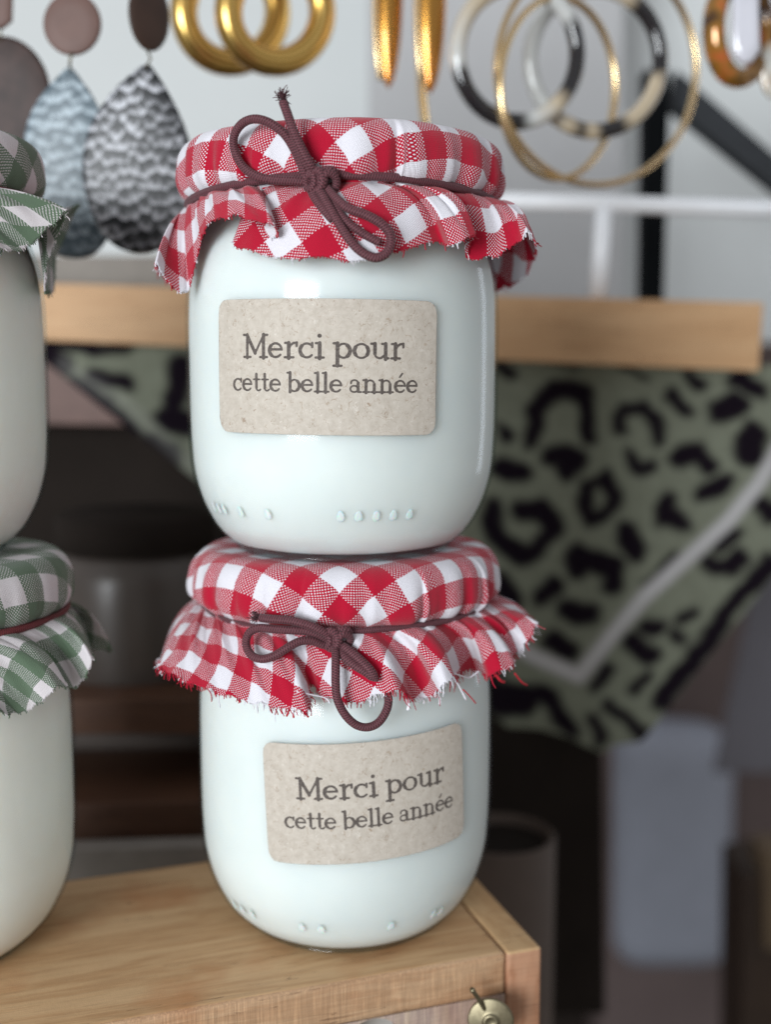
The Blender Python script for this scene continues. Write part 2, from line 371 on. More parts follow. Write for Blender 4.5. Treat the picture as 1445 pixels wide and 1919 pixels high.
def scale_mat(name, lo, hi):
    g = NG(name); v = g.coord('Object', (100, 100, 74)); 
    nz = g.noise(v, 1.2, 2, .5, col=True); mxv = g.n('ShaderNodeMix', data_type='VECTOR'); mxv.inputs[0].default_value = .12; g.l(v, mxv.inputs[4]); g.l(nz, mxv.inputs[5])
    vo = g.n('ShaderNodeTexVoronoi'); vo.inputs['Scale'].default_value = 4.3; vo.inputs['Randomness'].default_value = .75; g.l(mxv.outputs[1], vo.inputs['Vector'])
    v2 = g.n('ShaderNodeTexVoronoi', feature='DISTANCE_TO_EDGE'); v2.inputs['Scale'].default_value = 4.3; v2.inputs['Randomness'].default_value = .75; g.l(mxv.outputs[1], v2.inputs['Vector'])
    sp = g.n('ShaderNodeSeparateXYZ'); sub = g.n('ShaderNodeVectorMath', operation='SUBTRACT'); g.l(mxv.outputs[1], sub.inputs[0]); g.l(vo.outputs['Position'], sub.inputs[1]); g.l(sub.outputs[0], sp.inputs[0])
    low = g.step(sp.outputs[2], .08, -.13)                      # lower lip of each scale
    ring = g.math('MULTIPLY', g.step(vo.outputs['Distance'], .12, .42), g.step(v2.outputs['Distance'], .02, .07))
    pat = g.noise(v, .55, 2, .5); f = g.math('MULTIPLY', g.math('MULTIPLY', low, g.math('ADD', .25, ring)), g.ramp(pat, [(.35, .35), (.62, 1.0)]))
    g.set(color=g.ramp(f, [(0, lo), (.25, tuple(lo[i]*.7+hi[i]*.3 for i in range(3)) + (1,)), (.75, hi)]), rough=.4)
    g.bump(vo.outputs['Distance'], .15, .03); return g.mat
M['dark_scales'] = scale_mat('dark_scales', (.004, .005, .007, 1), (.50, .51, .55, 1))
M['grey_scales'] = scale_mat('grey_scales', (.09, .125, .15, 1), (.38, .45, .50, 1))
M['white_wire'] = simple('white_wire', (.92, .94, .98, 1), .35, .03)
M['wall'] = simple('wall_paint', (.71, .735, .735, 1), .8, .03, .1)
M['grey_panel'] = simple('grey_panel', (.50, .50, .51, 1), .8, .04, .15)
M['pale_panel'] = simple('pale_panel', (.47, .50, .53, 1), .8, .04, .15)
M['black_post'] = simple('black_post', (.003, .004, .005, 1), .7, .2, spec=.08)
M['slate_bar'] = simple('slate_bar', (.05, .054, .06, 1), .7, .1, spec=.1)
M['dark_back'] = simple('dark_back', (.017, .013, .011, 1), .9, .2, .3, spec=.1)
M['brown_wall'] = simple('brown_wall', (.16, .12, .115, 1), .8, .12, .12)
M['grey_board'] = simple('grey_board', (.24, .215, .19, 1), .7, .1)
M['blue_cloth'] = simple('blue_cloth', (.37, .395, .47, 1), .9, .08, .4)
M['dim_sheet'] = simple('dim_sheet', (.18, .175, .20, 1), .9, .1, .1)
M['pot'] = simple('pot_wood', (.075, .052, .04, 1), .7, .15, .6)
M['tan'] = simple('tan_wood', (.10, .065, .035, 1), .7, .15, .5)
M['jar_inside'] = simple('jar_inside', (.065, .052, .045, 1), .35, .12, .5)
M['paper'] = simple('paper', (.55, .52, .48, 1), .8, .1, .8)
M['tab'] = simple('tab', (.60, .60, .66, 1), .15, .05, .8, coat=.5)

# ================================================================== JARS
BODY = [(2.02, .10), (2.18, .03), (2.32, .03), (2.46, .14), (2.70, .34), (2.93, .58), (3.10, .86), (3.25, 1.18), (3.36, 1.52), (3.44, 1.90), (3.475, 2.3),
        (3.50, 2.8), (3.51, 3.6), (3.51, 4.6), (3.50, 5.3), (3.47, 5.8), (3.40, 6.25), (3.28, 6.65), (3.14, 6.95), (3.05, 7.15), (3.03, 7.4), (3.03, 8.2)]
BODY_S = smooth_path(BODY, 5)
def r_at(z): return float(np.interp(z, BODY_S[6:, 1], BODY_S[6:, 0]))

ZC = H - 1.28                                 # cord height on a jar

def lid_profile():
    pts = [(0, 8.925), (.8, 8.925), (1.6, 8.925), (2.3, 8.925), (2.75, 8.93), (3.0, 8.925)]
    for a in np.linspace(8, 90, 12):
        pts.append((3.02 + .54*sin(radians(a)), 8.37 + .55*cos(radians(a))))
    pts += [(3.575, 8.22), (3.58, 8.08), (3.555, 7.95), (3.50, 7.84), (3.42, 7.76), (3.34, 7.70)]
    return np.array(pts)

def cloth_cover(root, C, ctrl, zoff, seed, mat, rot, off, fray_len, gather=.035, pleats=(), world=True, shear=.85):
    """ctrl: (azimuth on the cord, photo x, photo y, radius, back?) of the hem, left to right"""
    rs = np.random.default_rng(seed); cx, cy, cz = C
    NA = 900; az = np.linspace(-180, 180, NA+1)[:-1]
    prof = lid_profile(); a = np.radians(az)
    # -- hem
    K = []
    for c in ctrl:
        q = cyl(c[1], c[2], 3.95 + (c[3]-3.95)*(1.22 if abs(c[0]) < 84 else 1.0), cx, cy, len(c) > 4); K.append((c[0], q[0]-cx, q[1]-cy, q[2]-cz))
    a0, a1 = K[0][0], K[-1][0]; gap = 360 - (a1 - a0); nb = int(gap/11)
    z0, z1 = K[0][3], K[-1][3]
    for k in range(1, nb):
        aa = a1 + gap*k/nb; rr = 4.15 + (.3 if k % 2 else -.3) + rs.uniform(-.1, .1); t = k/nb
        zz = (z1*(1-t) + z0*t)*(1-sin(pi*t)) + sin(pi*t)*(6.35 + rs.uniform(-.12, .12))
        ar = radians(aa + rs.uniform(-2, 2)); K.append((aa, rr*sin(ar), -rr*cos(ar), zz))
    K = sorted(K); Ka = np.array([k[0] for k in K]); 
    Kx = np.r_[Ka-360, Ka, Ka+360]
    az3 = np.linspace(-180, 180, NA+1)[:-1]
    Q = np.stack([np.interp(az3, Kx, np.tile([k[i] for k in K], 3)) for i in (1, 2, 3)], -1)
    sg = 1.5/(360/NA); w_ = np.arange(-9, 10); ker = np.exp(-.5*(w_/ (sg*.42))**2); ker /= ker.sum()
    Qs = sum(kv*np.roll(Q, -int(wi), 0) for wi, kv in zip(w_, ker)); Q = Qs
    # fine waviness of the cut edge
    Q[:, 2] += .025*np.sin(a*31+1) + .02*np.sin(a*53)
    rows = []; ss = []
    ph = rs.uniform(0, 2*pi, 10); fr = [17, 23, 29, 37, 43, 11, 7, 53, 13, 31]; am = [1, .9, .8, .6, .5, .6, .6, .3, .7, .6]
    fold = sum(m*np.sin(f_*a + p_) for f_, p_, m in zip(fr, ph, am))/2.2
    fold = np.sign(fold)*np.abs(fold)**.8
    for pa, pw, pd in pleats: fold = fold + pd*np.exp(-.5*((az-pa)/pw)**2)*np.tanh((az-pa)/(pw*.25))
    sl = np.r_[0, np.cumsum(np.linalg.norm(np.diff(prof, axis=0), axis=1))]
    low = 8*0
    soft = .03*np.sin(3*a+ph[1]) + .02*np.sin(5*a+ph[2])
    for (r, z), s_ in zip(prof, sl):
        k = np.clip((s_ - 3.0)/1.45, 0, 1); wgt = gather*(k**1.3)
        puff = soft*np.clip((s_-2.6)/.8, 0, 1)
        rr = r + fold*wgt + puff*(1-k); aa = a + .012*k*np.roll(fold, 9)
        rows.append(np.stack([rr*np.sin(aa), -rr*np.cos(aa), np.full(NA, z) + puff*.6*(s_ < 3.9)], -1)); ss.append(np.full(NA, s_))
    rc = 3.30; Cc = np.stack([(rc + fold*gather*.9)*np.sin(a), -(rc + fold*gather*.9)*np.cos(a), np.full(NA, ZC)], -1)
    rows.append(Cc); ss.append(ss[-1] + .08)
    # wavy mid line: gathers open towards the hem
    qr = np.hypot(Q[:, 0], Q[:, 1]); 
    M1 = Cc + (Q - Cc)*np.array([.6, .6, .0])[None] ; M1[:, 2] = ZC - .02 + (Q[:, 2]-ZC)*.16
    nrm = np.stack([np.sin(a), -np.cos(a), np.zeros(NA)], -1)
    M1 += nrm*.10
    M2 = Cc + (Q - Cc)*.80; M2[:, 2] = ZC + (Q[:, 2]-ZC)*.62; M2 += nrm*.05
    NT = 46; prev = Cc; s_ = ss[-1].copy()
    tang = np.roll(Q, -3, 0) - np.roll(Q, 3, 0); up = Cc - Q; cn = np.cross(tang, up); cn /= np.linalg.norm(cn, axis=1)[:, None] + 1e-9
    f2 = np.roll(fold, 21)*.6 + np.sin(a*61+ph[3])*.25
    for i in range(1, NT+1):
        t = i/NT
        Pt = (1-t)**3*Cc + 3*(1-t)**2*t*M1 + 3*(1-t)*t*t*M2 + t**3*Q
        Pt = Pt + cn*(f2*.075*(sin(pi*min(1, t*1.15))**.8)*(1-t*.5))[:, None]
        s_ = s_ + np.linalg.norm(Pt - prev, axis=1); prev = Pt
        rows.append(Pt); ss.append(s_.copy())
    V = np.array(rows); S = np.array(ss)
    # smooth arc length sideways so the checks stay coherent
    for i in range(len(S)):
        if S[i].std() > 1e-6: S[i] = sum(kv*np.roll(S[i], -int(wi)) for wi, kv in zip(w_, ker))
    # -- flat-cloth angle: hem follows its true length
    he = np.linalg.norm(np.roll(V[-1], -1, 0) - V[-1], axis=1); Phi = np.cumsum(he/S[-1]); j0 = np.argmin(abs(az+5)); Phi = Phi - Phi[j0] + a[j0]
    sc_ = (V.shape[0]-NT-1)
    A = np.empty_like(S)
    for i in range(len(S)):
        k = max(0., (S[i].mean() - 3.6)/(S[-1].mean() - 3.6)); A[i] = a + (Phi - a)*k*shear
    # extra closing column for the UV seam
    V = np.concatenate([V, V[:, :1]], 1); S = np.concatenate([S, S[:, :1]], 1); A = np.concatenate([A, A[:, -1:] + (A[:, -1:]-A[:, -2:-1])], 1)
    ca, sa = cos(rot), sin(rot)
    U = S*np.cos(A); W = S*np.sin(A); UV = np.stack([U*ca - W*sa + off[0], U*sa + W*ca + off[1]], -1)
    if world: pass
    nr, nc = V.shape[:2]
    V[..., 2] += zoff
    cov = mesh_obj('cloth_cover', V.reshape(-1, 3), grid_faces(nr, nc, False), M[mat], root, uv=UV.reshape(-1, 2))
    so = cov.modifiers.new('thickness', 'SOLIDIFY'); so.thickness = .026*CM; so.offset = 0
    # -- frayed threads along the hem
    mb = MB(); hem = V[-1]; L = np.r_[0, np.cumsum(np.linalg.norm(np.diff(hem, axis=0), axis=1))]
    d = 0.0
    outdir = V[-1] - V[-4]; outdir /= np.linalg.norm(outdir, axis=1)[:, None]
    while d < L[-1]:
        j = int(np.searchsorted(L, d)); j = min(j, nc-2)
        ln = fray_len*(.35 + 1.1*rs.random()) * (1.0 if rs.random() > .07 else 2.3)
        if fray_len > .09 and .5+.5*sin(d*1.9) > .6: ln *= 1.35
        p0 = hem[j] - outdir[j]*.03; dr = outdir[j]*.9 + rs.normal(0, .33, 3); dr[2] -= .25; dr /= np.linalg.norm(dr)
        cv = rs.normal(0, .5, 3)*ln
        path = [p0, p0 + dr*ln*.5 + cv*.4, p0 + dr*ln + cv*.2 + np.array([0, 0, -.12*ln])]
        n0 = len(mb.v); tube(mb, smooth_path(path, 3), [.012, .0125, .012, .011, .011, .010, .008], 4)
        uvp = UV[-1, j] + (UV[-1, j] - UV[-5, j])*.15
        for q in range(n0, len(mb.v)): mb.u[q] = [float(uvp[0]), float(uvp[1])]
        d += .020 + rs.random()*.022
    fr_o = mb.build('frayed_edge', M[mat], cov)
    return cov, V

def cord_ring(mb, r, zf, ranges=None, rad=.09):
    az = np.radians(np.linspace(-180, 180, 241)[:-1])
    z = zf(np.degrees(az)) if callable(zf) else np.full(240, zf)
    rr = r(np.degrees(az)) if callable(r) else r
    tube(mb, np.stack([rr*np.sin(az), -rr*np.cos(az), z], -1), rad, 12, closed=True)

def px_path(pts, C, n=8):
    return smooth_path([cyl(x, y, r, C[0], C[1]) - np.array(C) for x, y, r in pts], n)

def fuzz(mb, p, d, rs, n=26, ln=.10, rad=.007):
    for _ in range(n):
        dr = np.array(d) + rs.normal(0, .55, 3); dr /= np.linalg.norm(dr); q = p + rs.normal(0, .03, 3); l_ = ln*rs.uniform(.5, 1.5)
        tube(mb, smooth_path([q, q + dr*l_*.5, q + dr*l_ + rs.normal(0, .03, 3)], 2), rad, 4)

# ---- paper label with lettering ------------------------------------------------
def arc(cx, cy, rx, ry, a0, a1, n=14): return [(cx + rx*cos(radians(t)), cy + ry*sin(radians(t))) for t in np.linspace(a0, a1, n)]
SV, ST = .235, .155           # thick and thin strokes, in x-heights
def glyph(ch):
    E = [(arc(.47, .48, .37, .42, 5, 320), (.155)), ([(.12, .53), (.83, .53)], ST), (arc(.47, .48, .38, .40, 140, 230), SV)]
    def foot(x, y=.06, w=.22): return ([(x-w, y), (x+w, y)], ST)
    def head(x, y, w=.21): return ([(x-w, y), (x, y)], ST)
    G = {
     'M': (1.62, [([(.27, 0), (.27, 1.42)], SV*.85), ([(1.34, 0), (1.34, 1.42)], SV), ([(.27, 1.38), (.80, .30)], SV), ([(.80, .30), (1.34, 1.38)], ST), foot(.27), foot(1.34), head(.27, 1.40, .24), ([(1.34, 1.40), (1.58, 1.40)], ST)]),
     'e': (.94, E),
     'é': (.94, E + [([(.42, 1.16), (.62, 1.42)], .15)]),
     'r': (.86, [([(.3, 0), (.3, .93)], SV), foot(.32, .06, .25), head(.3, .92), ([(.32, .60), (.42, .80), (.58, .92), (.76, .93)], ST), ([(.76, .95), (.76, .74)], ST*1.1)]),
     'c': (.88, [(arc(.47, .48, .37, .42, 55, 318), .15), (arc(.47, .48, .38, .40, 140, 230), SV), ([(.77, .93), (.77, .68)], ST)]),
     'i': (.60, [([(.3, 0), (.3, .93)], SV), foot(.3), head(.3, .92), ([(.28, 1.36), (.30, 1.36)], .25)]),
     'p': (1.08, [([(.27, -.42), (.27, .93)], SV), foot(.27, -.42), head(.27, .92), (arc(.60, .48, .34, .42, 0, 360, 24), .14), (arc(.60, .48, .35, .40, -55, 55), SV)]),
     'o': (.98, [(arc(.49, .48, .38, .42, 0, 360, 24), .14), (arc(.49, .48, .38, .40, 145, 215), SV), (arc(.49, .48, .38, .40, -35, 35), SV)]),
     'u': (1.12, [([(.26, .93), (.26, .33)], SV), (arc(.53, .32, .27, .26, 180, 290), .14), ([(.62, .09), (.84, .26)], ST), ([(.86, .93), (.86, .0)], SV), head(.26, .92), head(.86, .92, .2), ([(.86, .06), (1.02, .06)], ST)]),
     't': (.70, [([(.32, 1.26), (.32, .25)], SV), ([(.08, .88), (.60, .88)], ST*.9), (arc(.50, .24, .18, .18, 180, 300), .14), ([(.58, .08), (.66, .14)], ST)]),
     'b': (1.06, [([(.26, 0), (.26, 1.42)], SV), head(.26, 1.40), (arc(.58, .48, .35, .42, 0, 360, 24), .14), (arc(.58, .48, .36, .40, -55, 55), SV)]),
     'l': (.56, [([(.28, 0), (.28, 1.42)], SV), foot(.28), head(.28, 1.40)]),
     'a': (.98, [([(.68, .72), (.68, .12)], SV), (arc(.42, .68, .26, .24, 0, 155), .14), ([(.18, .78), (.18, .68)], .15), (arc(.40, .28, .27, .23, 0, 360, 20), .14), ([(.68, .06), (.88, .06)], ST)]),
     'n': (1.16, [([(.27, 0), (.27, .93)], SV), foot(.27), head(.27, .92), (arc(.57, .62, .29, .29, 170, 0), .15), ([(.86, .62), (.86, 0)], SV), foot(.86)]),
     ' ': (.40, [])}
    return G[ch]

def text_strokes(txt, x0, x1, y, xh):
    """strokes (polyline, width) in label cm, the line stretched to span x0..x1"""
    adv = sum(glyph(c)[0] for c in txt); k = (x1-x0)/(adv*xh); out = []; x = 0
    for c in txt:
        w_, st = glyph(c)
        for pl, sw in st: out.append(([(x0 + (x + px_)*xh*k, y + py_*xh) for px_, py_ in pl], sw*xh))
        x += w_
    return out

def label_mesh(root, azc, zc, wd, ht, tilt, strokes, mat='kraft'):
    res = .0145; nx = int(wd/res); ny = int(ht/res); X, Y = np.meshgrid(np.linspace(-wd/2, wd/2, nx), np.linspace(-ht/2, ht/2, ny))
    ink = np.zeros_like(X); sd = np.full_like(X, 9.)
    xs, ys = X[0], Y[:, 0]
    for pl, sw in strokes:
        for (ax, ay), (bx, by) in zip(pl[:-1], pl[1:]):
            m = sw + .05
            i0, i1 = np.searchsorted(xs, [min(ax, bx)-m, max(ax, bx)+m]); j0, j1 = np.searchsorted(ys, [min(ay, by)-m, max(ay, by)+m])
            if i1 <= i0 or j1 <= j0: continue
            gx, gy = X[j0:j1, i0:i1], Y[j0:j1, i0:i1]; dx, dy = bx-ax, by-ay; q = dx*dx + dy*dy + 1e-12
            t = np.clip(((gx-ax)*dx + (gy-ay)*dy)/q, 0, 1); dd = np.hypot(gx-ax-t*dx, gy-ay-t*dy) - sw/2
            sd[j0:j1, i0:i1] = np.minimum(sd[j0:j1, i0:i1], dd)
    ink = np.clip(.5 - sd/(2*res), 0, 1)
    cr = .26; ax_ = np.maximum(np.abs(X) - (wd/2-cr), 0); ay_ = np.maximum(np.abs(Y) - (ht/2-cr), 0); q = np.hypot(ax_, ay_); k = np.where(q > cr, cr/np.maximum(q, 1e-9), 1)
    X2 = np.where(q > cr, np.sign(X)*(wd/2-cr + ax_*k), X); Y2 = np.where(q > cr, np.sign(Y)*(ht/2-cr + ay_*k), Y)
    ct, st_ = cos(radians(tilt)), sin(radians(tilt)); Xr = X2*ct - Y2*st_; Yr = X2*st_ + Y2*ct
    zz = zc + Yr; zb = BODY_S[6:, 1]; rbd = np.interp(zz, zb, BODY_S[6:, 0])
    edge = np.clip(1-np.minimum(wd/2-np.abs(X), ht/2-np.abs(Y))/.12, 0, 1)
    rr = rbd + .022 + .012*edge*np.clip(np.sin(X*2.1+Y), 0, 1)
    aa = radians(azc) + Xr/3.52
    V = np.stack([rr*np.sin(aa), -rr*np.cos(aa), zz], -1).reshape(-1, 3)
    o = mesh_obj('paper_label', V, grid_faces(ny, nx, False), M[mat], root, attrs={'ink': ink.ravel()})
    so = o.modifiers.new('thickness', 'SOLIDIFY'); so.thickness = .012*CM; so.offset = -1
    return o

def jar(label, C, group, fill='filling', ctrl=None, **kw):
    root = thing('glass_jar', label, 'jar', C, group)
    bs = BODY_S.copy()
    lathe('glass_body', bs, M['glass'], root, 128)
    # filling, a little inside the glass, with the dents of the moulded dots
    fp = []
    for z in np.linspace(.16, 7.5, 90): fp.append((max(.2, r_at(z+.02) - .085), z))
    fp = [(0.01, .15), (1.6, .15), (2.15, .152)] + fp[1:] + [(2.6, 7.52), (.01, 7.52)]
    lathe('filling', fp, M[fill], root, 160)
    # clear base ring
    lathe('glass_base', [(0.01, .10), (1.7, .10), (2.0, .05), (2.2, .0), (2.34, .02), (2.45, .10), (2.3, .13), (0.01, .13)], M['glass_foot'], root, 96)
    lathe('lid', [(3.12, 7.75), (3.2, 7.72), (3.3, 7.78), (3.32, 8.5), (3.2, 8.72), (2.95, 8.84), (0.01, 8.84)], M['lid_metal'], root, 96)
    return root

def dots(root, azs, z):
    mb = MB()
    for a in azs:
        r = r_at(z) + .0; ar = radians(a); c = np.array([r*sin(ar), -r*cos(ar), z])
        er = np.array([sin(ar), -cos(ar), -.45]); er /= np.linalg.norm(er); et = np.array([cos(ar), sin(ar), 0]); eu = np.cross(et, er)*-1; 
        V = []; nu, nv = 12, 6
        for i in range(nv+1):
            ph_ = pi/2*i/nv
            for j in range(nu):
                t = 2*pi*j/nu; V.append(c + et*cos(t)*sin(ph_)*.085 + eu*sin(t)*sin(ph_)*.13*(1+.25*sin(t)) + er*(cos(ph_)*.012-.004))
        mb.add(V, grid_faces(nv+1, nu, True))
    return mb.build('moulded_dots', M['dot_glass'], root)
g = NG('dot_glass'); g.set(color=(.70, .738, .728, 1), rough=.35, coat=.4, coatr=.12, sss=.8); M['dot_glass'] = g.mat
g.b.inputs['Subsurface Scale'].default_value = .002

# ---------------- upper red jar
CT = (-.965, -.4187, H)
top_ctrl = [(-122, 345, 520, 4.05, 1), (-112, 318, 530, 4.2, 1), (-103, 296, 512, 4.38, 1), (-95, 290, 490, 4.45), (-87, 308, 520, 4.2), (-81, 340, 553, 3.85), (-76, 352, 545, 3.72), (-70, 372, 470, 3.62),
            (-62, 385, 422, 3.75), (-54, 408, 408, 4.0), (-46, 440, 404, 4.15), (-39, 478, 412, 4.25), (-32, 512, 424, 4.25), (-29, 524, 438, 4.05), (-25.5, 490, 446, 3.82), (-22, 440, 446, 3.75),
            (-17, 436, 456, 3.82), (-11, 470, 472, 3.92), (-5, 520, 482, 4.0), (1, 590, 485, 4.08), (5, 650, 486, 4.1), (8.5, 705, 484, 4.08), (11.5, 750, 470, 4.02), (14.5, 795, 460, 3.92), (17, 825, 450, 3.82),
            (19, 836, 452, 3.9), (22, 846, 464, 4.2), (28, 872, 448, 4.32), (33, 893, 434, 4.25), (37, 884, 450, 3.9), (41, 872, 482, 3.72), (46, 896, 488, 3.9), (54, 938, 476, 4.15), (62, 968, 456, 4.35),
            (71, 990, 436, 4.6), (80, 1006, 455, 4.65), (93, 1004, 482, 4.6, 1), (103, 985, 520, 4.5, 1), (112, 960, 535, 4.35, 1), (122, 930, 545, 4.2, 1)]
jt = jar('upper jar of the red gingham stack, its kraft label level, bow with one tail up', CT, 'jars stacked under gingham cloth covers')
covt, _ = cloth_cover(jt, CT, top_ctrl, 0, 11, 'red_gingham', radians(45+90+4), (.12, .30), .05, gather=.07, pleats=[(21, 2.2, 2.3), (-31, 2.2, -1.6), (-8, 3, .8)])
# ---------------- lower red jar
CL = (-.955, 0.0, 0.0)
low_ctrl = [(-122, 362, 1195, 4.3, 1), (-108, 330, 1215, 4.55, 1), (-96, 301, 1236, 4.7, 1), (-88, 300, 1248, 4.72), (-78, 335, 1272, 4.6), (-66, 395, 1294, 4.42), (-54, 455, 1312, 4.32), (-43, 505, 1322, 4.26), (-34, 545, 1330, 4.24),
            (-28, 577, 1332, 4.26), (-25.5, 583, 1318, 4.0), (-22, 578, 1280, 3.64), (-18, 592, 1288, 3.62), (-13, 610, 1310, 3.74), (-6, 650, 1316, 3.88), (0, 690, 1312, 4.02), (5, 722, 1296, 4.12), (9, 748, 1290, 4.3),
            (9, 762, 1298, 4.15), (12, 770, 1312, 3.80), (16, 795, 1310, 3.74), (19, 815, 1296, 3.95), (21, 824, 1290, 4.28), (25, 838, 1280, 4.38), (28, 852, 1266, 4.28), (31, 846, 1262, 3.85), (34, 868, 1260, 3.66),
            (38, 892, 1256, 3.66), (42, 902, 1256, 3.8), (46, 916, 1268, 4.2), (50, 940, 1258, 4.42), (55, 964, 1243, 4.5), (59, 960, 1228, 4.25), (66, 974, 1218, 4.3), (74, 992, 1200, 4.5), (84, 1006, 1168, 4.72),
            (98, 992, 1160, 4.6, 1), (110, 962, 1180, 4.45, 1), (122, 930, 1190, 4.3, 1)]
jl = jar('lower jar of the red gingham stack, standing on the pine box, its kraft label tilted', CL, 'jars stacked under gingham cloth covers')
covl, _ = cloth_cover(jl, CL, low_ctrl, 0, 23, 'red_gingham', radians(45+90-2), (.33, .05), .10, gather=.07, pleats=[(30, 2.4, 1.4), (-12, 3, .9), (60, 2, 1.2)])

# long loose threads on the lower hem
mb = MB(); rs = np.random.default_rng(5)
M['white_thread'] = simple('white_thread', (.78, .77, .84, 1), .9); M['red_thread'] = simple('red_thread', (.5, .01, .025, 1), .9); TM = ['white_thread']
def strand(pts, r=.016):
    m_ = MB(); tube(m_, px_path(pts, CL, 5), r, 5); m_.build('loose_thread', M[TM[0]], covl)
strand([(556, 1296, 4.2), (585, 1302, 4.0), (610, 1308, 3.85), (618, 1318, 3.85)])
strand([(850, 1262, 4.2), (870, 1268, 4.1), (880, 1270, 4.0), (897, 1258, 4.05)])
strand([(850, 1270, 4.3), (860, 1285, 4.2), (874, 1312, 4.1)], .02)
strand([(818, 1298, 3.95), (824, 1308, 3.9), (824, 1320, 3.9)], .022)
strand([(762, 1305, 4.0), (766, 1320, 3.95), (764, 1330, 3.9)], .03)
TM[0] = 'red_thread'
strand([(868, 1292, 4.25), (880, 1304, 4.2), (892, 1318, 4.1)], .014)
strand([(545, 1322, 4.24), (541, 1332, 4.24), (537, 1342, 4.2)], .022); strand([(560, 1320, 4.24), (568, 1332, 4.24), (578, 1344, 4.2)], .022); strand([(551, 1322, 4.24), (550, 1335, 4.24), (550, 1345, 4.2)], .02)
strand([(930, 1265, 4.35), (938, 1275, 4.35), (945, 1278, 4.3)], .035); strand([(965, 1262, 4.5), (978, 1278, 4.5), (988, 1284, 4.5)], .02)


# ---------------- cords and bows
def knot(mb, c, az, R=.17, rad=.085, seed=0):
    er = np.array([sin(az), -cos(az), 0]); et = np.array([cos(az), sin(az), 0]); ez = np.array([0, 0, 1.]); 
    def L(pts): return smooth_path([c + et*x + ez*z + er*y for x, z, y in pts], 8)
    tube(mb, L([(-.26, -.02, -.02), (-.20, .14, .09), (-.05, .17, .17), (.06, .05, .20), (.02, -.12, .17), (-.12, -.19, .08), (-.20, -.10, -.02)]), rad, 12)
    tube(mb, L([(.27, .10, -.04), (.20, .19, .06), (.05, .17, .10), (-.05, .02, .10), (-.10, -.16, .04)]), rad, 12)
    tube(mb, L([(-.04, -.14, .02), (.02, .0, .19), (.14, .12, .17), (.27, .06, .08), (.27, -.10, .0), (.14, -.16, -.03)]), rad*.95, 12)
    tube(mb, L([(-.30, -.06, .0), (-.28, .08, .07), (-.16, .10, .12), (-.12, -.04, .14), (-.20, -.15, .08), (-.30, -.1, 0)]), rad*.9, 12)

mb = MB()
zt = lambda d: np.interp(d, [-180, -80, -60, -35, -5, 20, 45, 70, 100, 180], [7.60, 7.60, 7.63, 7.70, 7.78, 7.76, 7.70, 7.66, 7.62, 7.60])
cord_ring(mb, lambda d: np.interp(d, [-180, -60, -20, 0, 25, 60, 180], [3.36, 3.40, 3.47, 3.48, 3.44, 3.37, 3.36]), zt, rad=.088)
ct = mb.build('elastic_cord', M['burgundy_cord'], jt)
mb = MB(); kc = cyl(603, 340, 3.62, CT[0], CT[1]) - np.array(CT); kaz = math.atan2(kc[0], -kc[1]); knot(mb, kc, kaz)
tube(mb, px_path([(598, 338, 3.62), (592, 326, 3.70), (580, 305, 3.84), (568, 284, 3.90), (551, 248, 3.95), (538, 212, 3.92), (530, 190, 3.9)], CT), .090)
tube(mb, px_path([(585, 345, 3.58), (572, 326, 3.66), (555, 288, 3.72), (538, 258, 3.76), (520, 240, 3.80), (498, 227, 3.84), (474, 223, 3.86), (452, 233, 3.86), (438, 256, 3.84), (440, 284, 3.80), (455, 312, 3.76), (480, 330, 3.72), (512, 337, 3.66), (550, 339, 3.62), (590, 342, 3.58)], CT), .085)
tube(mb, px_path([(590, 332, 3.64), (576, 312, 3.74), (562, 288, 3.80), (548, 262, 3.78), (540, 246, 3.68)], CT), .06)
tube(mb, px_path([(592, 350, 3.66), (602, 362, 3.80), (622, 396, 3.98), (644, 433, 4.12), (664, 460, 4.20), (684, 476, 4.24), (704, 483, 4.26), (722, 476, 4.26), (732, 458, 4.25), (730, 437, 4.24), (713, 418, 4.22), (684, 402, 4.16), (652, 390, 4.06), (630, 372, 3.90), (612, 352, 3.70)], CT), .089)
tube(mb, px_path([(582, 352, 3.60), (590, 370, 3.74), (606, 392, 3.88), (624, 412, 3.98)], CT), .09)
tube(mb, px_path([(616, 360, 3.72), (634, 395, 3.92), (655, 420, 4.05), (684, 440, 4.14), (712, 455, 4.19)], CT), .078)
fuzz(mb, cyl(530, 186, 3.9, CT[0], CT[1]) - np.array(CT), (-.15, -.1, .9), np.random.default_rng(3), 90, .14)
mb.build('bow', M['burgundy_cord'], ct)

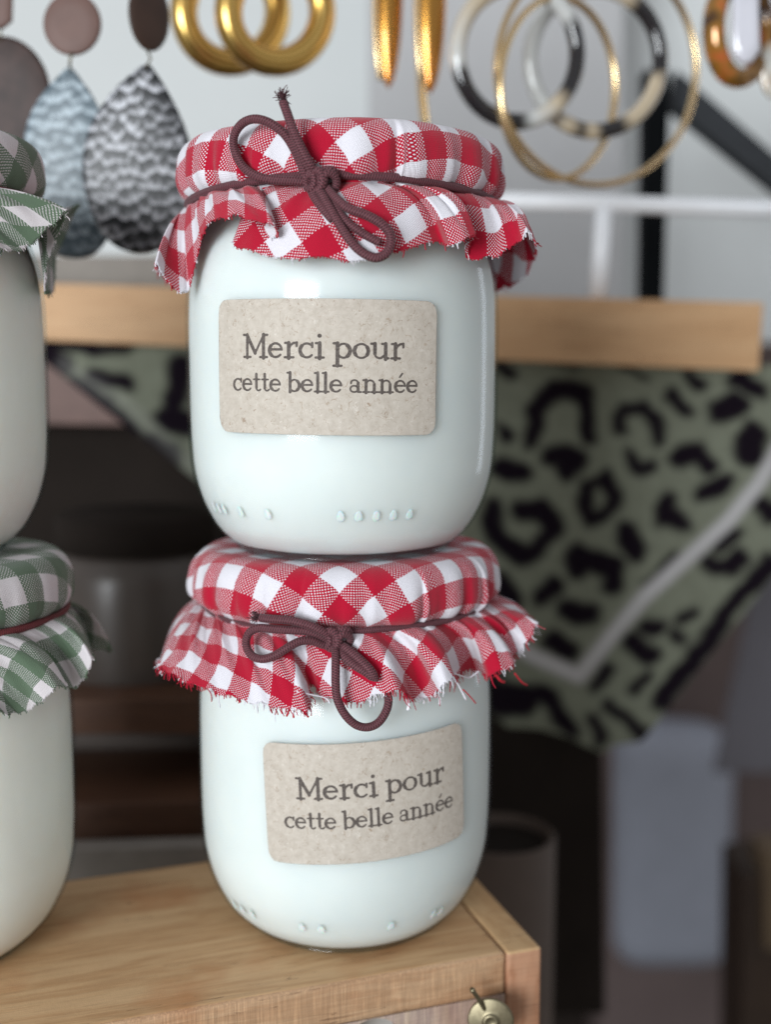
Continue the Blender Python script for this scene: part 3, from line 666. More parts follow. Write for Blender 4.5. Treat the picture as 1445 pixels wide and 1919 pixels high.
mb = MB()
zl = lambda d: np.interp(d, [-180, -80, -50, -20, 0, 15, 45, 75, 110, 180], [7.62, 7.62, 7.60, 7.60, 7.62, 7.66, 7.66, 7.66, 7.63, 7.62])
cord_ring(mb, lambda d: np.interp(d, [-180, -60, -20, 0, 25, 60, 180], [3.30, 3.33, 3.40, 3.46, 3.42, 3.35, 3.30]), zl, rad=.066)
cl = mb.build('elastic_cord', M['burgundy_cord'], jl)
mb = MB(); kc = cyl(630, 1196, 3.62, CL[0], CL[1]) - np.array(CL); kaz = math.atan2(kc[0], -kc[1]); knot(mb, kc, kaz)
tube(mb, px_path([(632, 1200, 3.62), (619, 1192, 3.72), (604, 1183, 3.80), (580, 1172, 3.86), (546, 1163, 3.90), (510, 1160, 3.92), (488, 1158, 3.92)], CL), .088)
tube(mb, px_path([(622, 1203, 3.62), (597, 1190, 3.74), (575, 1183, 3.82), (546, 1181, 3.9), (512, 1179, 3.95), (484, 1177, 4.0), (466, 1187, 4.06), (461, 1208, 4.12), (471, 1228, 4.18), (492, 1235, 4.20), (516, 1228, 4.16), (540, 1213, 4.08), (562, 1202, 3.96), (584, 1201, 3.84), (605, 1208, 3.72), (622, 1205, 3.6)], CL), .087)
tube(mb, px_path([(626, 1208, 3.66), (629, 1225, 3.90), (629, 1250, 4.10), (629, 1280, 4.20), (632, 1309, 4.24), (645, 1337, 4.24), (665, 1357, 4.22), (687, 1363, 4.20), (708, 1355, 4.18), (723, 1334, 4.14), (728, 1312, 4.06), (722, 1290, 3.90), (708, 1270, 3.7)], CL), .087)
tube(mb, px_path([(636, 1206, 3.64), (650, 1216, 3.86), (672, 1234, 4.04), (692, 1254, 4.16), (708, 1277, 4.22)], CL), [.094]*28 + [.085, .07, .055, .04, .02])
tube(mb, px_path([(630, 1212, 3.64), (645, 1230, 3.90), (664, 1246, 4.05), (688, 1261, 4.15), (706, 1276, 4.19)], CL), [.094]*28 + [.085, .07, .055, .04, .02])
fuzz(mb, cyl(484, 1157, 3.92, CL[0], CL[1]) - np.array(CL), (-1, -.1, .35), np.random.default_rng(4), 80, .12)
mb.build('bow', M['burgundy_cord'], cl)

# ---------------- labels
W1, H1 = 4.78, 2.66
def lines(sx_=1.0): return text_strokes('Merci pour', -1.70, 1.66, .17, .325) + text_strokes('cette belle année', -1.98, 1.96, -.49, .27)
label_mesh(jt, -4.6, 4.10, W1, H1, -.6, lines())
label_mesh(jl, 11.0, 3.98, 4.66, 2.62, 2.6, text_strokes('Merci pour', -1.60, 1.74, .12, .325) + text_strokes('cette belle année', -1.90, 1.98, -.53, .27))
dots(jt, [-58, -54, -50, -40, -27, 1, 7.5, 14, 20.5, 27], 1.08)
dots(jl, [-52, -46, -40, -16, -8, 20, 40, 44], .95)

# ---------------- green gingham stack at the left edge
GL = (-10.63, -1.6, 0.0); GT = (-10.95, -1.6, H)
gl_ctrl = [(-60, -330, 1300, 4.4), (-20, -130, 1330, 4.1), (0, -60, 1340, 4.2), (14, 0, 1335, 3.85), (24, 30, 1338, 3.75), (34, 62, 1325, 3.95), (42, 84, 1308, 4.2), (48, 104, 1290, 4.35), (54, 124, 1280, 4.3), (60, 120, 1290, 3.95),
           (66, 142, 1288, 4.1), (74, 160, 1268, 4.35), (82, 172, 1236, 4.55), (92, 168, 1215, 4.5, 1), (104, 150, 1200, 4.4, 1)]
gt_ctrl = [(-60, -330, 520, 4.4), (-20, -150, 470, 4.2), (10, -30, 475, 4.1), (24, 10, 470, 4.0), (34, 45, 468, 4.05), (42, 66, 450, 4.2), (50, 92, 425, 4.4), (57, 120, 398, 4.62), (64, 126, 394, 4.66), (70, 112, 430, 4.4),
           (76, 96, 462, 4.1), (84, 86, 500, 4.0), (90, 82, 550, 3.95), (97, 100, 545, 4.2, 1), (106, 104, 480, 4.45, 1), (116, 130, 420, 4.8, 1), (122, 150, 378, 5.0, 1), (130, 120, 400, 4.6, 1)]
jgl = jar('lower jar under green gingham cloth, cut by the left edge of the photo', GL, 'jars stacked under gingham cloth covers', 'cream_filling')
cloth_cover(jgl, GL, gl_ctrl, 0, 31, 'green_gingham', radians(30), (.1, .2), .06, shear=.25)
jgt = jar('upper jar under green gingham cloth, at the left edge of the photo', GT, 'jars stacked under gingham cloth covers', 'cream_filling')
cloth_cover(jgt, GT, gt_ctrl, 0, 37, 'green_gingham', radians(60), (.2, .1), .05, shear=.25)
for r_ in (jgl, jgt):
    mb = MB(); cord_ring(mb, 3.42, ZC-.02, rad=.085); mb.build('elastic_cord', M['dark_red_cord'], r_)

# ================================================================== PINE BOX
YAW = radians(18.6); e1 = np.array([cos(YAW), sin(YAW), 0]); e2 = np.array([-sin(YAW), cos(YAW), 0]); O = np.array([2.73, -2.27, 0.])
bx = thing('wooden_box', 'pine box with rough sawn front edge, holding up the red gingham stack', 'box', O); bx.rotation_euler = (0, 0, YAW)
BD = 7.0
mb = MB(); box_mesh(mb, -19, -.012, -.0, BD, -1.0, -.004, .13); tb = mb.build('top_board', [M['pine_top'], M['pine_saw']], bx)
me = tb.data; me.polygons.foreach_set('material_index', [1 if p.normal.y < -.6 else 0 for p in me.polygons])
# short right end board
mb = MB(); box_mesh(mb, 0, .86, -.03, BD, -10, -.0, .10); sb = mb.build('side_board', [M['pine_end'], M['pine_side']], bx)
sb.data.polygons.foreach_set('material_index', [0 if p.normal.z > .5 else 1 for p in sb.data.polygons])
# front panel with a round hole
hc_ = None
def on_front(px, py, e=0.0):       # point of the ray on the box's front plane, in box coordinates
    d = ray(px, py); o = np.array([0, -D, HC]) - O; n_ = e2
    t = (e - o @ n_)/(d @ n_); p = o + d*t; return p @ e1, p[2]
hx_, hz_ = on_front(700, 1968); hr = .70
mb = MB(); n = 48; V = []; 
x0, x1, z0, z1 = -19, -.012, -10, -1.004
for yv in (.05, .75):
    for j in range(n): t = 2*pi*j/n; V.append((hx_ + hr*cos(t), yv, hz_ + hr*sin(t)))
    for j in range(n):
        t = 2*pi*j/n; cx_, sz_ = cos(t), sin(t); k = max(abs(cx_), abs(sz_)); ux, uz = cx_/k, sz_/k
        V.append((hx_ + (x1-hx_ if ux > 0 else hx_-x0)*ux, yv, hz_ + (z1-hz_ if uz > 0 else hz_-z0)*uz))
fs = []
for j in range(n):
    k = (j+1) % n; fs += [(j, n+j, n+k, k), (2*n+j, 2*n+k, 3*n+k, 3*n+j), (j, k, 2*n+k, 2*n+j), (n+j, 3*n+j, 3*n+k, n+k)]
mb.add(V, fs); mb.build('front_panel', M['ply'], bx, smooth=False)
mb = MB(); box_mesh(mb, -19, -.012, 1.2, 1.5, -10, -1.1); mb.build('paper_lining', M['paper'], bx, smooth=False)
# brass fastener
def fr(px, py, y): x, z = on_front(px, py, y); return np.array([x, y, z])
mb = MB(); c0 = fr(920, 1914, -.62); nrm_ = np.array([-.42, -.88, .12]); nrm_ /= np.linalg.norm(nrm_); ua = np.cross(nrm_, [0, 0, 1]); ua /= np.linalg.norm(ua); ub = np.cross(ua, nrm_)
prof = [(.01, .075), (.115, .075), (.14, .10), (.16, .045), (.22, .03), (.47, .035), (.51, .02), (.51, -.02), (.47, -.04), (.01, -.03)]
V = []; n = 48
for r_, h_ in prof:
    for j in range(n): t = 2*pi*j/n; V.append(c0 + ua*r_*cos(t) + ub*r_*sin(t) + nrm_*h_)
mb.add(V, grid_faces(len(prof), n, True))
fa = mb.build('fastener', M['brass'], bx)
mb = MB(); tube(mb, smooth_path([fr(884, 1853, -.62), fr(893, 1866, -.6), fr(903, 1882, -.56), fr(912, 1896, -.5)], 4), [.05, .06, .055, .05, .05, .05, .05, .05, .05, .05, .055, .055, .055], 12)
mb.build('pin', M['brass'], fa)
mb = MB(); tube(mb, [c0 - nrm_*.03, fr(935, 1925, .04)], .09, 12); mb.build('pin', M['brass'], fa)

# ================================================================== BEHIND: rail, scarf, shelf
def quadP(pts, y): return [P(px, py, y if np.isscalar(y) else y[i]) for i, (px, py) in enumerate(pts)]
mb = MB(); slab(mb, quadP([(-60, 632), (1424, 696), (1432, 567), (-60, 527)], 16), (0, 1.3, 0), .06)
o = mb.build('shelf_rail', M['rail_wood']); tag(o, 'long pale wooden rail running behind the jars above the leopard scarf', 'rail')
mb = MB(); slab(mb, quadP([(-80, 545), (420, 560), (420, 478), (-80, 478)], 20), (0, 1, 0), .05)
o = mb.build('board', M['grey_board']); tag(o, 'dull grey brown board between the drop earrings and the rail', 'board')

# scarf: a draped triangle with a border stripe
SY = 17.2
def zz5(x, y): return (900 + x/2.064, 520 + y/2.064)
def zz7(x, y): return (60 + x/1.8265, 600 + y/1.8265)
spots = []
def S5(pts, r, k=1): spots.append(([zz5(*p) for p in pts], r/2.064, k))
def S7(pts, r, k=1): spots.append(([zz7(*p) for p in pts], r/1.8265*(1.5 if k == 1 else 1), k))
for pts, r in [([(200, 620), (205, 520), (250, 470)], 35), ([(290, 440), (400, 430)], 38), ([(400, 480), (430, 610)], 33), ([(250, 480), (330, 450)], 28), ([(545, 590), (555, 515), (640, 495), (682, 540), (680, 625)], 27),
               ([(735, 455), (800, 520)], 27), ([(925, 515), (985, 500)], 48), ([(800, 385), (860, 410)], 26), ([(1000, 400), (1070, 430)], 36), ([(1065, 600), (1030, 690)], 48), ([(280, 700), (370, 690), (325, 750)], 42),
               ([(575, 685), (620, 740), (670, 718)], 25), ([(775, 705), (850, 665), (880, 715)], 38), ([(865, 820), (945, 800)], 38), ([(400, 900), (420, 800), (490, 775), (525, 850), (480, 920), (410, 925)], 30),
               ([(90, 745), (150, 740)], 42), ([(90, 600), (95, 615)], 30), ([(85, 355), (110, 370)], 26), ([(260, 335), (380, 350)], 10), ([(560, 350), (640, 380)], 12), ([(715, 870), (720, 930), (780, 950)], 38),
               ([(170, 890), (240, 900), (275, 970), (210, 1060), (140, 1060), (60, 1010), (50, 900)], 42), ([(580, 985), (590, 1050)], 44), ([(390, 1060), (365, 1120)], 42), ([(410, 1080), (510, 1130), (520, 1190)], 44),
               ([(240, 1230), (270, 1205)], 44), ([(345, 1290), (420, 1290)], 44), ([(270, 1410), (350, 1450)], 40), ([(90, 1190), (110, 1260)], 46), ([(740, 1090), (660, 1190)], 22), ([(1090, 880), (1120, 900)], 42),
               ([(930, 1030), (980, 1005)], 32), ([(890, 1095), (960, 1130), (1010, 1085)], 34), ([(600, 1405), (650, 1450)], 42), ([(640, 1340), (700, 1350)], 30), ([(780, 1330), (830, 1290)], 22), ([(760, 1390), (770, 1400)], 26),
               ([(440, 1570), (490, 1520)], 28), ([(820, 1490), (700, 1640)], 38), ([(1120, 1090), (900, 1370), (820, 1470)], 36), ([(640, 1540), (600, 1590)], 26), ([(500, 1660), (630, 1760)], 26),
               ([(60, 1640), (160, 1620)], 62), ([(230, 1600), (350, 1740)], 34), ([(440, 1700), (460, 1790)], 26), ([(60, 1480), (40, 1560)], 40)]: S5(pts, r)
for pts, r in [([(60, 80), (200, 88)], 18), ([(150, 92), (330, 104)], 13), ([(50, 125), (105, 165)], 26), ([(170, 250), (235, 315)], 36), ([(220, 180), (320, 225)], 18), ([(505, 160), (500, 270)], 28), ([(400, 420), (480, 470)], 26),
               ([(470, 330), (520, 360)], 30), ([(300, 330), (350, 390)], 18)]: S7(pts, r)
S5([(1160, 650), (1080, 790), (960, 940), (640, 1230), (520, 1370), (380, 1540), (200, 1460), (0, 1330)], 25, 2)
S7([(110, 150), (320, 290), (450, 410), (560, 510)], 26, 3)
# silhouette in photo px; grid over rows from top edge to lower boundary
NX, NY = 190, 130
bl = [(60, 660), (345, 880), (700, 1150), (950, 1362), (1010, 1365), (1060, 1380), (1130, 1412), (1150, 1395), (1205, 1388), (1320, 1240), (1445, 1085), (1560, 940)]
tl = [(60, 632), (1445, 690), (1560, 694)]
pxs = np.linspace(60, 1560, NX); yb = np.interp(pxs, *zip(*bl)); yt = np.interp(pxs, *zip(*tl)) - 6
VV = []; A1 = np.zeros((NY, NX)); A2 = np.zeros((NY, NX))
GX = np.tile(pxs, (NY, 1)); GY = yt[None] + (yb-yt)[None]*np.linspace(0, 1, NY)[:, None]
WX = GX + 5*np.sin(GY*.06+GX*.02) + 2*np.sin(GY*.13-GX*.05+2) ; WY = GY + 5*np.sin(GX*.055+1) + 2*np.sin(GX*.12+GY*.06)
GX0, GY0 = GX, GY
for pl, r, k in spots:
    GX, GY = (WX, WY) if k == 1 else (GX0, GY0)
    if k == 1: r = r*1.12
    sd = np.full_like(GX, 1e9)
    for (ax, ay), (b_x, b_y) in zip(pl[:-1], pl[1:]):
        dx, dy = b_x-ax, b_y-ay; t = np.clip(((GX-ax)*dx + (GY-ay)*dy)/(dx*dx+dy*dy+1e-9), 0, 1); sd = np.minimum(sd, np.hypot(GX-ax-t*dx, GY-ay-t*dy) - r)
    m = np.clip(.5 - sd/13, 0, 1)
    if k == 1: A1 = np.maximum(A1, m)
    elif k == 2: A2 = np.maximum(A2, m)
    else: A2 = np.maximum(A2, m*.10)
A1 = A1*(1-A2); GX, GY = GX0, GY0
for i in range(NY):
    for j in range(NX):
        v = i/(NY-1); x_ = GX[i, j]; yy = SY + .25*sin(x_*.012 + v*2) + .16*sin(x_*.031 - v*3) + .5*v*v
        VV.append(P(x_, GY[i, j], yy))
g = NG('leopard_cloth'); a1 = g.n('ShaderNodeAttribute', attribute_name='spot'); a2 = g.n('ShaderNodeAttribute', attribute_name='stripe')
n = g.noise(g.coord(), 3, 4, .6); c = g.ramp(n, [(.3, (.155, .165, .125, 1)), (.7, (.20, .215, .165, 1))])
c = g.mix(a1.outputs['Fac'], c, (.007, .004, .008, 1)); c = g.mix(a2.outputs['Fac'], c, (.46, .45, .46, 1)); g.set(color=c, rough=.9, spec=.1); M['leopard'] = g.mat
o = mesh_obj('scarf', VV, grid_faces(NY, NX, False), M['leopard'], attrs={'spot': A1.ravel(), 'stripe': A2.ravel()})
so = o.modifiers.new('thickness', 'SOLIDIFY'); so.thickness = .0008
tag(o, 'green and black leopard print scarf with white border stripe hanging below the rail', 'scarf')

# cubby behind, low shelf boards
def board(name, pts, y, depth, mat, label, cat='board', bev=.05):
    mb = MB(); slab(mb, quadP(pts, y), (0, depth, 0), bev); o = mb.build(name, M[mat]); tag(o, label, cat); return o
board('plank', [(-100, 792), (420, 800), (420, 660), (-100, 650)], 21, 1, 'brown_disc', 'dusky pink brown plank seen below the left end of the rail')
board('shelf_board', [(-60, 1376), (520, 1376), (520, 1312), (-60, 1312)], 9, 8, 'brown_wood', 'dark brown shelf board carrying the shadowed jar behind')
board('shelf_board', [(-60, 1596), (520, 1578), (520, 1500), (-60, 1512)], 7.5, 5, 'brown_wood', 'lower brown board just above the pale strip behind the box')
board('gap_shade', [(-60, 1520), (520, 1520), (520, 1370), (-60, 1370)], 13, .5, 'dark_wood', 'near black sheet added for the shade between the two brown shelf boards')  # dark sheet added to stand for the shade between the shelf boards
board('pale_strip', [(-60, 1690), (520, 1660), (520, 1582), (-60, 1600)], 6.5, .8, 'grey_board', 'pale grey strip right behind the back edge of the pine box', 'strip')
# shadowed jar on the shelf board
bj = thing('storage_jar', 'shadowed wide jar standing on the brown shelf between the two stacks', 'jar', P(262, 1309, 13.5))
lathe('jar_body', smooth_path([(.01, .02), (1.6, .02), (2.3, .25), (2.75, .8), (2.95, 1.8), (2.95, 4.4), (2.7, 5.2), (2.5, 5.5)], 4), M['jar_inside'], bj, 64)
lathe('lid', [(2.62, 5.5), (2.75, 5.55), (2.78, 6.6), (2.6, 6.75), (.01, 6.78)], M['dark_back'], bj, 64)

# ================================================================== BACKGROUND WALLS
def backdrop(name, pts, y, mat, depth=.5):
    mb = MB(); slab(mb, quadP(pts, y), (0, depth, 0)); return struct(mb.build(name, M[mat], smooth=False))
backdrop('wall', [(-900, 640), (2400, 640), (2400, -1500), (-900, -1500)], 42, 'wall', 1)
backdrop('wall_panel', [(690, 640), (1168, 640), (1168, -700), (690, -700)], 34, 'grey_panel')
backdrop('wall_lower', [(-900, 3400), (2400, 3400), (2400, 641), (-900, 641)], 120, 'brown_wall', 1)
backdrop('cubby_back', [(-400, 1900), (1135, 1900), (1120, 642), (-400, 642)], 24, 'dark_back')  # near black colour carries the shade under the shelf
fl = MB(); box_mesh(fl, -120, 120, -10, 122, -101, -100); struct(fl.build('floor', M['dark_back'], smooth=False))

# black upright and slanting bar
mb = MB(); slab(mb, quadP([(1203, 640), (1243, 640), (1258, 130), (1210, 130)], 26), (0, 1.2, 0), .05); o = mb.build('post', M['black_post']); tag(o, 'black upright post behind the white wire rack', 'post')
mb = MB(); slab(mb, quadP([(1262, 200), (1480, 372), (1480, 312), (1272, 132)], 27.5), (0, 1.2, 0), .05); o = mb.build('slanting_bar', M['slate_bar']); tag(o, 'dark grey bar slanting down right from the black post', 'bar')

# white wire rack
rk = thing('wire_rack', 'white wire rack standing on the rail right of the upper jar', 'rack', P(1125, 470, 16.8))
ko = P(1125, 470, 16.8)
mb = MB(); tube(mb, [P(700, 372, 16.8), P(1120, 381, 16.8), P(1560, 396, 16.8)], .31, 16); mb.build('crossbar', M['white_wire'], rk, origin=ko)
mb = MB(); tube(mb, [P(1133, 385, 16.8), P(1127, 470, 16.8), P(1121, 560, 16.8)], .31, 16); mb.build('upright', M['white_wire'], rk, origin=ko)
mb = MB(); tube(mb, [P(-400, -130, 10.5), P(720, -130, 10.5), P(1900, -130, 10.5)], .12, 12); mb.build('hanging_bar', M['white_wire'], rk, origin=ko)
mb = MB(); tube(mb, [P(1540, -130, 10.5), P(1540, 0, 13), P(1545, 396, 16.8)], .2, 12); mb.build('upright', M['white_wire'], rk, origin=ko)

# ================================================================== EARRINGS
def plate(mb, out, y, th=.14, bul=.0, tilt=0.0):
    """outline in photo px at depth y -> a lens-like solid with thickness"""
    pts = np.array([P(px, py, y) for px, py in out]); c = pts.mean(0); pts[:, 1] += (pts[:, 0]-c[0])*tilt; n = len(pts)
    V = []; F_ = []
    for s_, yo in ((.0, -th/2-bul), (.5, -th/2-bul*.8), (.92, -th/2), (1.0, -th*.25), (1.0, th*.25), (.92, th/2), (.0, th/2)):
        for p in pts: V.append(c + (p-c)*max(s_, .001) + np.array([0, yo, 0]))
    mb.add(V, grid_faces(7, n, True))
def ell(cx, cy, rx, ry, n=48, top=1.0):
    return [(cx + rx*cos(t), cy + ry*sin(t)) for t in np.linspace(0, 2*pi, n, endpoint=False)]
def drop(cx, y0, y1, w, lean=0.0, n=60):
    o = []
    h = y1-y0
    for t in np.linspace(0, 2*pi, n, endpoint=False):
        v = (1-cos(t))/2; prof = (sin(pi*v**1.05)**.9)*(.55 + .45*v)*1.12 if 0 < v < 1 else 0
        o.append((cx + (1 if t < pi else -1)*w*prof + lean*v, y0 + h*v))
    return o
def scales(mb, out, y, size, rs, tilt=0.0):
    """overlapping little cups over an outline"""
    o = np.array(out); x0, y0 = o.min(0); x1, y1 = o.max(0); c3 = P((x0+x1)/2, (y0+y1)/2, y)
    def inside(x, yy):
        c = False; j = len(o)-1
        for i in range(len(o)):
            if (o[i, 1] > yy) != (o[j, 1] > yy) and x < (o[j, 0]-o[i, 0])*(yy-o[i, 1])/(o[j, 1]-o[i, 1])+o[i, 0]: c = not c
            j = i
        return c
    row = 0; yy = y0 + size*.4
    while yy < y1:
        x = x0 + (row % 2)*size*.5
        while x < x1:
            jx, jy = x + rs.normal(0, size*.2), yy + rs.normal(0, size*.16)
            if inside(jx, jy) and all(inside(jx+size*.28*cos(q), jy+size*.28*sin(q)) for q in (0, 1.57, 3.14, 4.7)):
                sz = size*rs.uniform(.52, .64); V = []; U = []; nu = 12; sh = rs.uniform(.78, 1.0)
                for i, (q, dep) in enumerate([(0.0, -.01), (.5, -.03), (.8, -.05), (.95, -.075), (1.0, -.07), (1.06, -.0)]):
                    for k in range(nu):
                        t = 2*pi*k/nu; lo = max(0, .3+.7*sin(t))            # lower rim stands out
                        p = P(jx + sz*q*cos(t), jy + sz*q*sin(t)*1.15, y - .10 + dep*lo*1.3 - .05*lo*q); p[1] += (p[0]-c3[0])*tilt
                        V.append(p); U.append(((q**2 if q < 1.03 else .1)*lo*sh, 0))
                mb.add(V, grid_faces(6, nu, True), U)
            x += size
        yy += size*.74; row += 1
EY = 9.0; EL = 5.0
def smooth2(p): return smooth_path([(x, y, 0) for x, y in p], 4, True)[:, :2]
rs = np.random.default_rng(9)
def hook(mb, px, py, y, top=-130): tube(mb, [P(px, py, y), P(px+2, (py+top)/2, y+.6), P(px, top, 10.5)], .035, 8)

e = thing('earring', 'drop earring with brown oval disc over a pale blue grey scaled teardrop', 'earring', P(135, 45, EL), 'pair of scaled teardrop earrings'); o0 = P(135, 45, EL)
mb = MB(); plate(mb, ell(135, 45, 54, 59), EL, .16); mb.build('disc', M['brown_disc'], e, origin=o0)
mb = MB(); dr = [(130,126),(152,150),(176,185),(196,230),(212,290),(218,350),(212,410),(196,455),(168,480),(130,484),(98,472),(74,440),(56,390),(46,330),(44,270),(54,222),(76,180),(104,148)]; dr = [tuple(q) for q in smooth2(dr)]; plate(mb, dr, EL+.35, .12, .05); mb.build('teardrop', M['grey_scales'], e, origin=o0)
mb = MB(); tube(mb, [P(134, 98, EL-.12), P(130, 118, EL-.1), P(131, 134, EL+.2)], .035, 8); hook(mb, 135, -6, EL); mb.build('link', M['brass'], e, origin=o0)
e = thing('earring', 'drop earring with narrow dark oval over a black scaled teardrop', 'earring', P(278, 30, EL-.3), 'pair of scaled teardrop earrings'); o0 = P(278, 30, EL-.3)
mb = MB(); plate(mb, ell(279, 28, 33, 68), EL-.3, .16, 0, .8); mb.build('disc', M['dark_brown_disc'], e, origin=o0)
mb = MB(); dr = [(275,120),(296,142),(318,178),(340,222),(356,270),(366,320),(362,372),(346,420),(318,456),(276,474),(234,470),(200,448),(174,408),(158,355),(154,300),(164,250),(184,208),(214,168),(246,138)]; dr = [tuple(q) for q in smooth2(dr)]; plate(mb, dr, EL-.4, .12, .05); mb.build('teardrop', M['dark_scales'], e, origin=o0)
mb = MB(); tube(mb, [P(275, 92, EL-.4), P(282, 110, EL-.4), P(272, 128, EL-.5)], .03, 8); hook(mb, 279, -36, EL-.3); mb.build('link', M['brass'], e, origin=o0)
e = thing('earring', 'mottled brown leaf shaped earring cut by the left edge', 'earring', P(0, 20, EL+1)); o0 = P(0, 20, EL+1)
mb = MB(); plate(mb, ell(2, 180, 92, 112), EL+1, .16); mb.build('leaf', M['mottled_brown'], e, origin=o0)
mb = MB(); plate(mb, [(-40, -30), (24, -30), (22, 40), (5, 54), (-30, 52), (-45, 30)], EL+1, .14); mb.build('disc', M['brown_disc'], e, origin=o0)
mb = MB(); tube(mb, [P(0, 50, EL+.9), P(0, 76, EL+.9)], .03, 8); hook(mb, 0, -28, EL+1); mb.build('link', M['brass'], e, origin=o0)

def hoop(mb, cx, cy, rx, ry, y, r, tw=0.0, n=72, sides=16, flat=None):
    pts = []
    for t in np.linspace(0, 2*pi, n, endpoint=False): pts.append(P(cx + rx*sin(t), cy - ry*cos(t), y + tw*sin(t)))
    tube(mb, pts, r, sides, closed=True, flat=flat)
for cx_, lb, yy in ((432, 'left hoop of the thick ribbed gold pair', EY+.6), (516, 'right hoop of the thick ribbed gold pair', EY-.4)):
    e = thing('hoop_earring', lb, 'earring', P(cx_, 0, yy), 'pair of thick ribbed gold hoops'); mb = MB(); hoop(mb, cx_, 22, 88, 95, yy, .40, .9); mb.build('hoop', M['rib_striped_gold'], e, origin=P(cx_, 0, yy))
    mb = MB(); hook(mb, cx_, -70, yy); mb.build('link', M['gold'], e, origin=P(cx_, 0, yy))
for cx_, w_, yy, y1_, lb in ((728, 30, EY+.6, 166, 'slim amber and gold drop earring, left of its pair'), (806, 33, EY, 176, 'wider amber and gold drop earring, right of its pair')):
    e = thing('drop_earring', lb, 'earring', P(cx_, 0, yy), 'pair of amber and gold drops'); mb = MB(); n = 30; V = []
    for v in np.linspace(0, 1, 24):
        rad = max(.01, .60*w_/32*sin(pi*min(1, .42 + .58*v))**.55*(.72+.28*v)) if v < .995 else .01
        for k in range(24): t = 2*pi*k/24; V.append(P(cx_ + lean_ if False else cx_, -120 + (y1_+120)*v, yy) + np.array([rad*cos(t), rad*.6*sin(t), 0]))
    mb.add(V, grid_faces(24, 24, True)); mb.build('drop', M['amber'], e, origin=P(cx_, 0, yy))
    mb = MB(); tube(mb, smooth_path([P(cx_-22, -60, yy-.3), P(cx_-24, 40, yy-.34), P(cx_-20, 110, yy-.32), P(cx_-14, 150, yy-.2)], 5), .10, 12); mb.build('gold_rim', M['gold'], e, origin=P(cx_, 0, yy))
e = thing('bar_earring', 'thin gold bar earring tip hanging just above the upper red cloth', 'earring', P(796, 190, EY+.8)); mb = MB()
tube(mb, smooth_path([P(796, -130, EY+1), P(788, 60, EY+.9), P(790, 160, EY+.8), P(797, 232, EY+.7)], 8), .20, 12, flat=(1, .4)); mb.build('bar', M['gold'], e, origin=P(796, 190, EY+.8))

for cx_, cy_, rx_, ry_, yy, lb in ((970, 100, 112, 128, EY-.2, 'left resin hoop in black, beige and clear patches'), (1116, 112, 122, 134, EY+1.2, 'right resin hoop in black and beige patches, farther back')):
    e = thing('hoop_earring', lb, 'earring', P(cx_, 0, yy), 'pair of patchy resin hoops'); mb = MB(); hoop(mb, cx_, cy_, rx_, ry_, yy, .25, .5); mb.build('hoop', M['resin' + ('_far' if cx_ > 1000 else '_near')], e, origin=P(cx_, 0, yy))
    mb = MB(); hook(mb, cx_, cy_-ry_, yy); mb.build('link', M['gold'], e, origin=P(cx_, 0, yy))
for cx_, cy_, rx_, ry_, yy, lb in ((1045, 165, 108, 170, EY+.2, 'narrower thin gold hoop reaching down to the wire rack'), (1118, 130, 187, 216, EY+.9, 'widest thin gold hoop circling the resin hoops')):
    e = thing('hoop_earring', lb, 'earring', P(cx_, 0, yy), 'pair of large thin gold hoops'); mb = MB(); hoop(mb, cx_, cy_, rx_, ry_, yy, .135, 1.6, flat=(1, .7)); mb.build('hoop', M['gold'], e, origin=P(cx_, 0, yy))
    mb = MB(); hook(mb, cx_, cy_-ry_, yy); mb.build('link', M['gold'], e, origin=P(cx_, 0, yy))
e = thing('hoop_earring', 'broad tortoiseshell hoop with milky tab in the top right corner', 'earring', P(1385, 60, EY)); o0 = P(1385, 60, EY)
mb = MB(); hoop(mb, 1386, 55, 48, 92, EY+.2, .36, .6, flat=(1, .8)); mb.build('hoop', M['amber_resin'], e, origin=o0)
mb = MB(); plate(mb, [(1374, -40), (1420, -40), (1424, 95), (1408, 118), (1388, 120), (1372, 96)], EY-.5, .3); mb.build('tab', M['tab'], e, origin=o0)
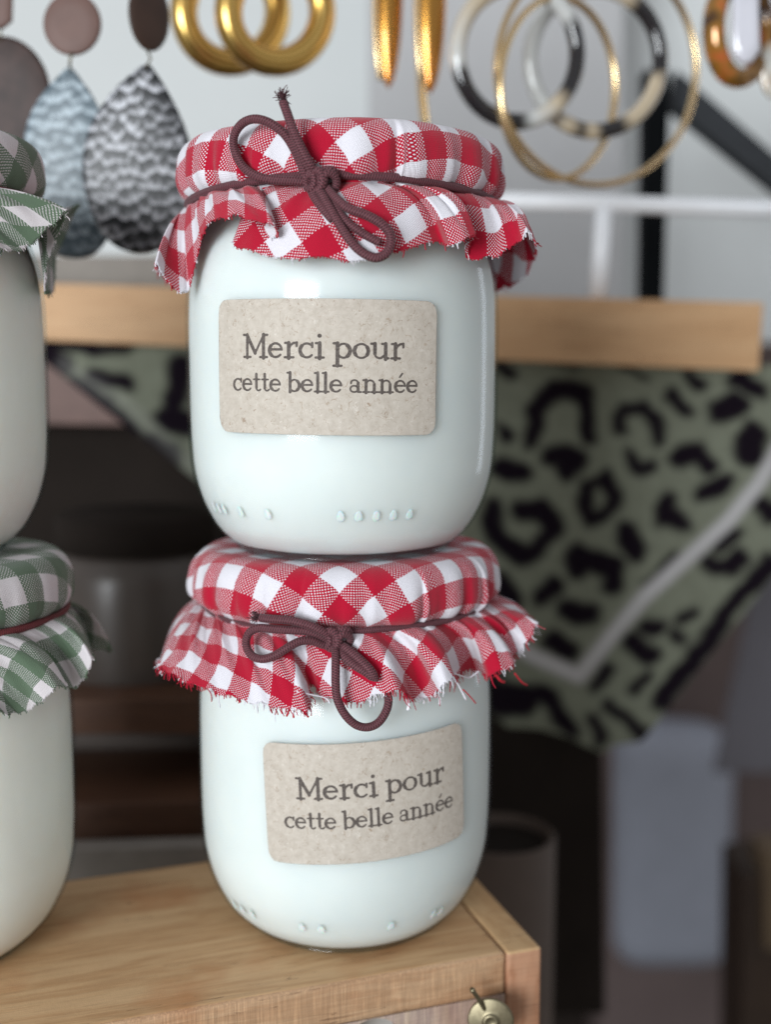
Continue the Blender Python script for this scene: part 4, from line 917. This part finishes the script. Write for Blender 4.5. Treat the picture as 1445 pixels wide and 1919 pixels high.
mb = MB(); hook(mb, 1386, -40, EY); mb.build('link', M['gold'], e, origin=o0)
e = thing('drop_earring', 'pale resin drop earring cut by the right edge under the tortoiseshell hoop', 'earring', P(1450, 120, EY+.4)); mb = MB(); plate(mb, ell(1452, 130, 28, 56), EY+.4, .2); hook(mb, 1452, 80, EY+.4); mb.build('drop', M['resin'], e, origin=P(1450, 120, EY+.4))

# ================================================================== LOWER RIGHT
pt = thing('wooden_pot', 'brown turned pot with dark mouth standing behind the pine box', 'pot', P(935, 1919, 14) + np.array([0, 0, -9])); 
zr = P(935, 1560, 14)[2] - (P(935, 1919, 14)[2]-9)
lathe('pot_body', [(.01, 0), (1.9, 0), (2.0, .3), (2.0, zr-.1), (1.9, zr), (1.75, zr-.1), (1.7, .5), (.01, .4)], M['pot'], pt, 64)
lathe('mouth_shade', [(1.68, zr-.35), (.01, zr-.4)], M['dark_back'], pt, 64)  # near black disc stands in for the shade inside the mouth
mb = MB(); q = quadP([(1160, 1830), (1380, 1830), (1392, 1380), (1160, 1370)], 105); slab(mb, q, (0, 9, 0), 4.0); o = mb.build('towel', M['blue_cloth']); tag(o, 'soft blue grey cloth hanging far behind right of the pine box', 'cloth')
board('cabinet', [(1100, 2100), (1146, 2100), (1150, 1400), (1112, 1400)], 52, 6, 'brown_wall', 'dim brown upright panel left of the blue grey cloth', 'panel')
board('cabinet', [(1020, 2100), (1098, 2100), (1104, 1380), (1020, 1380)], 48, 4, 'dark_back', 'very dark upright panel between the pot and the brown panel', 'panel')
board('cabinet', [(1390, 2100), (1500, 2100), (1500, 1620), (1396, 1640)], 45, 5, 'dark_wood', 'dark low block at the bottom right corner', 'block')
board('tan_block', [(1438, 1780), (1560, 1780), (1560, 1590), (1436, 1600)], 44, 3, 'tan', 'small tan block at the right edge above the dark block', 'block')
mb = MB(); q = quadP([(1340, 1450), (1700, 1450), (1700, 1080), (1420, 1080)], 70); slab(mb, q, (0, .8, 0), .3); o = mb.build('sheet', M['dim_sheet']); tag(o, 'dim blue grey sheet behind the right corner of the leopard scarf', 'cloth')
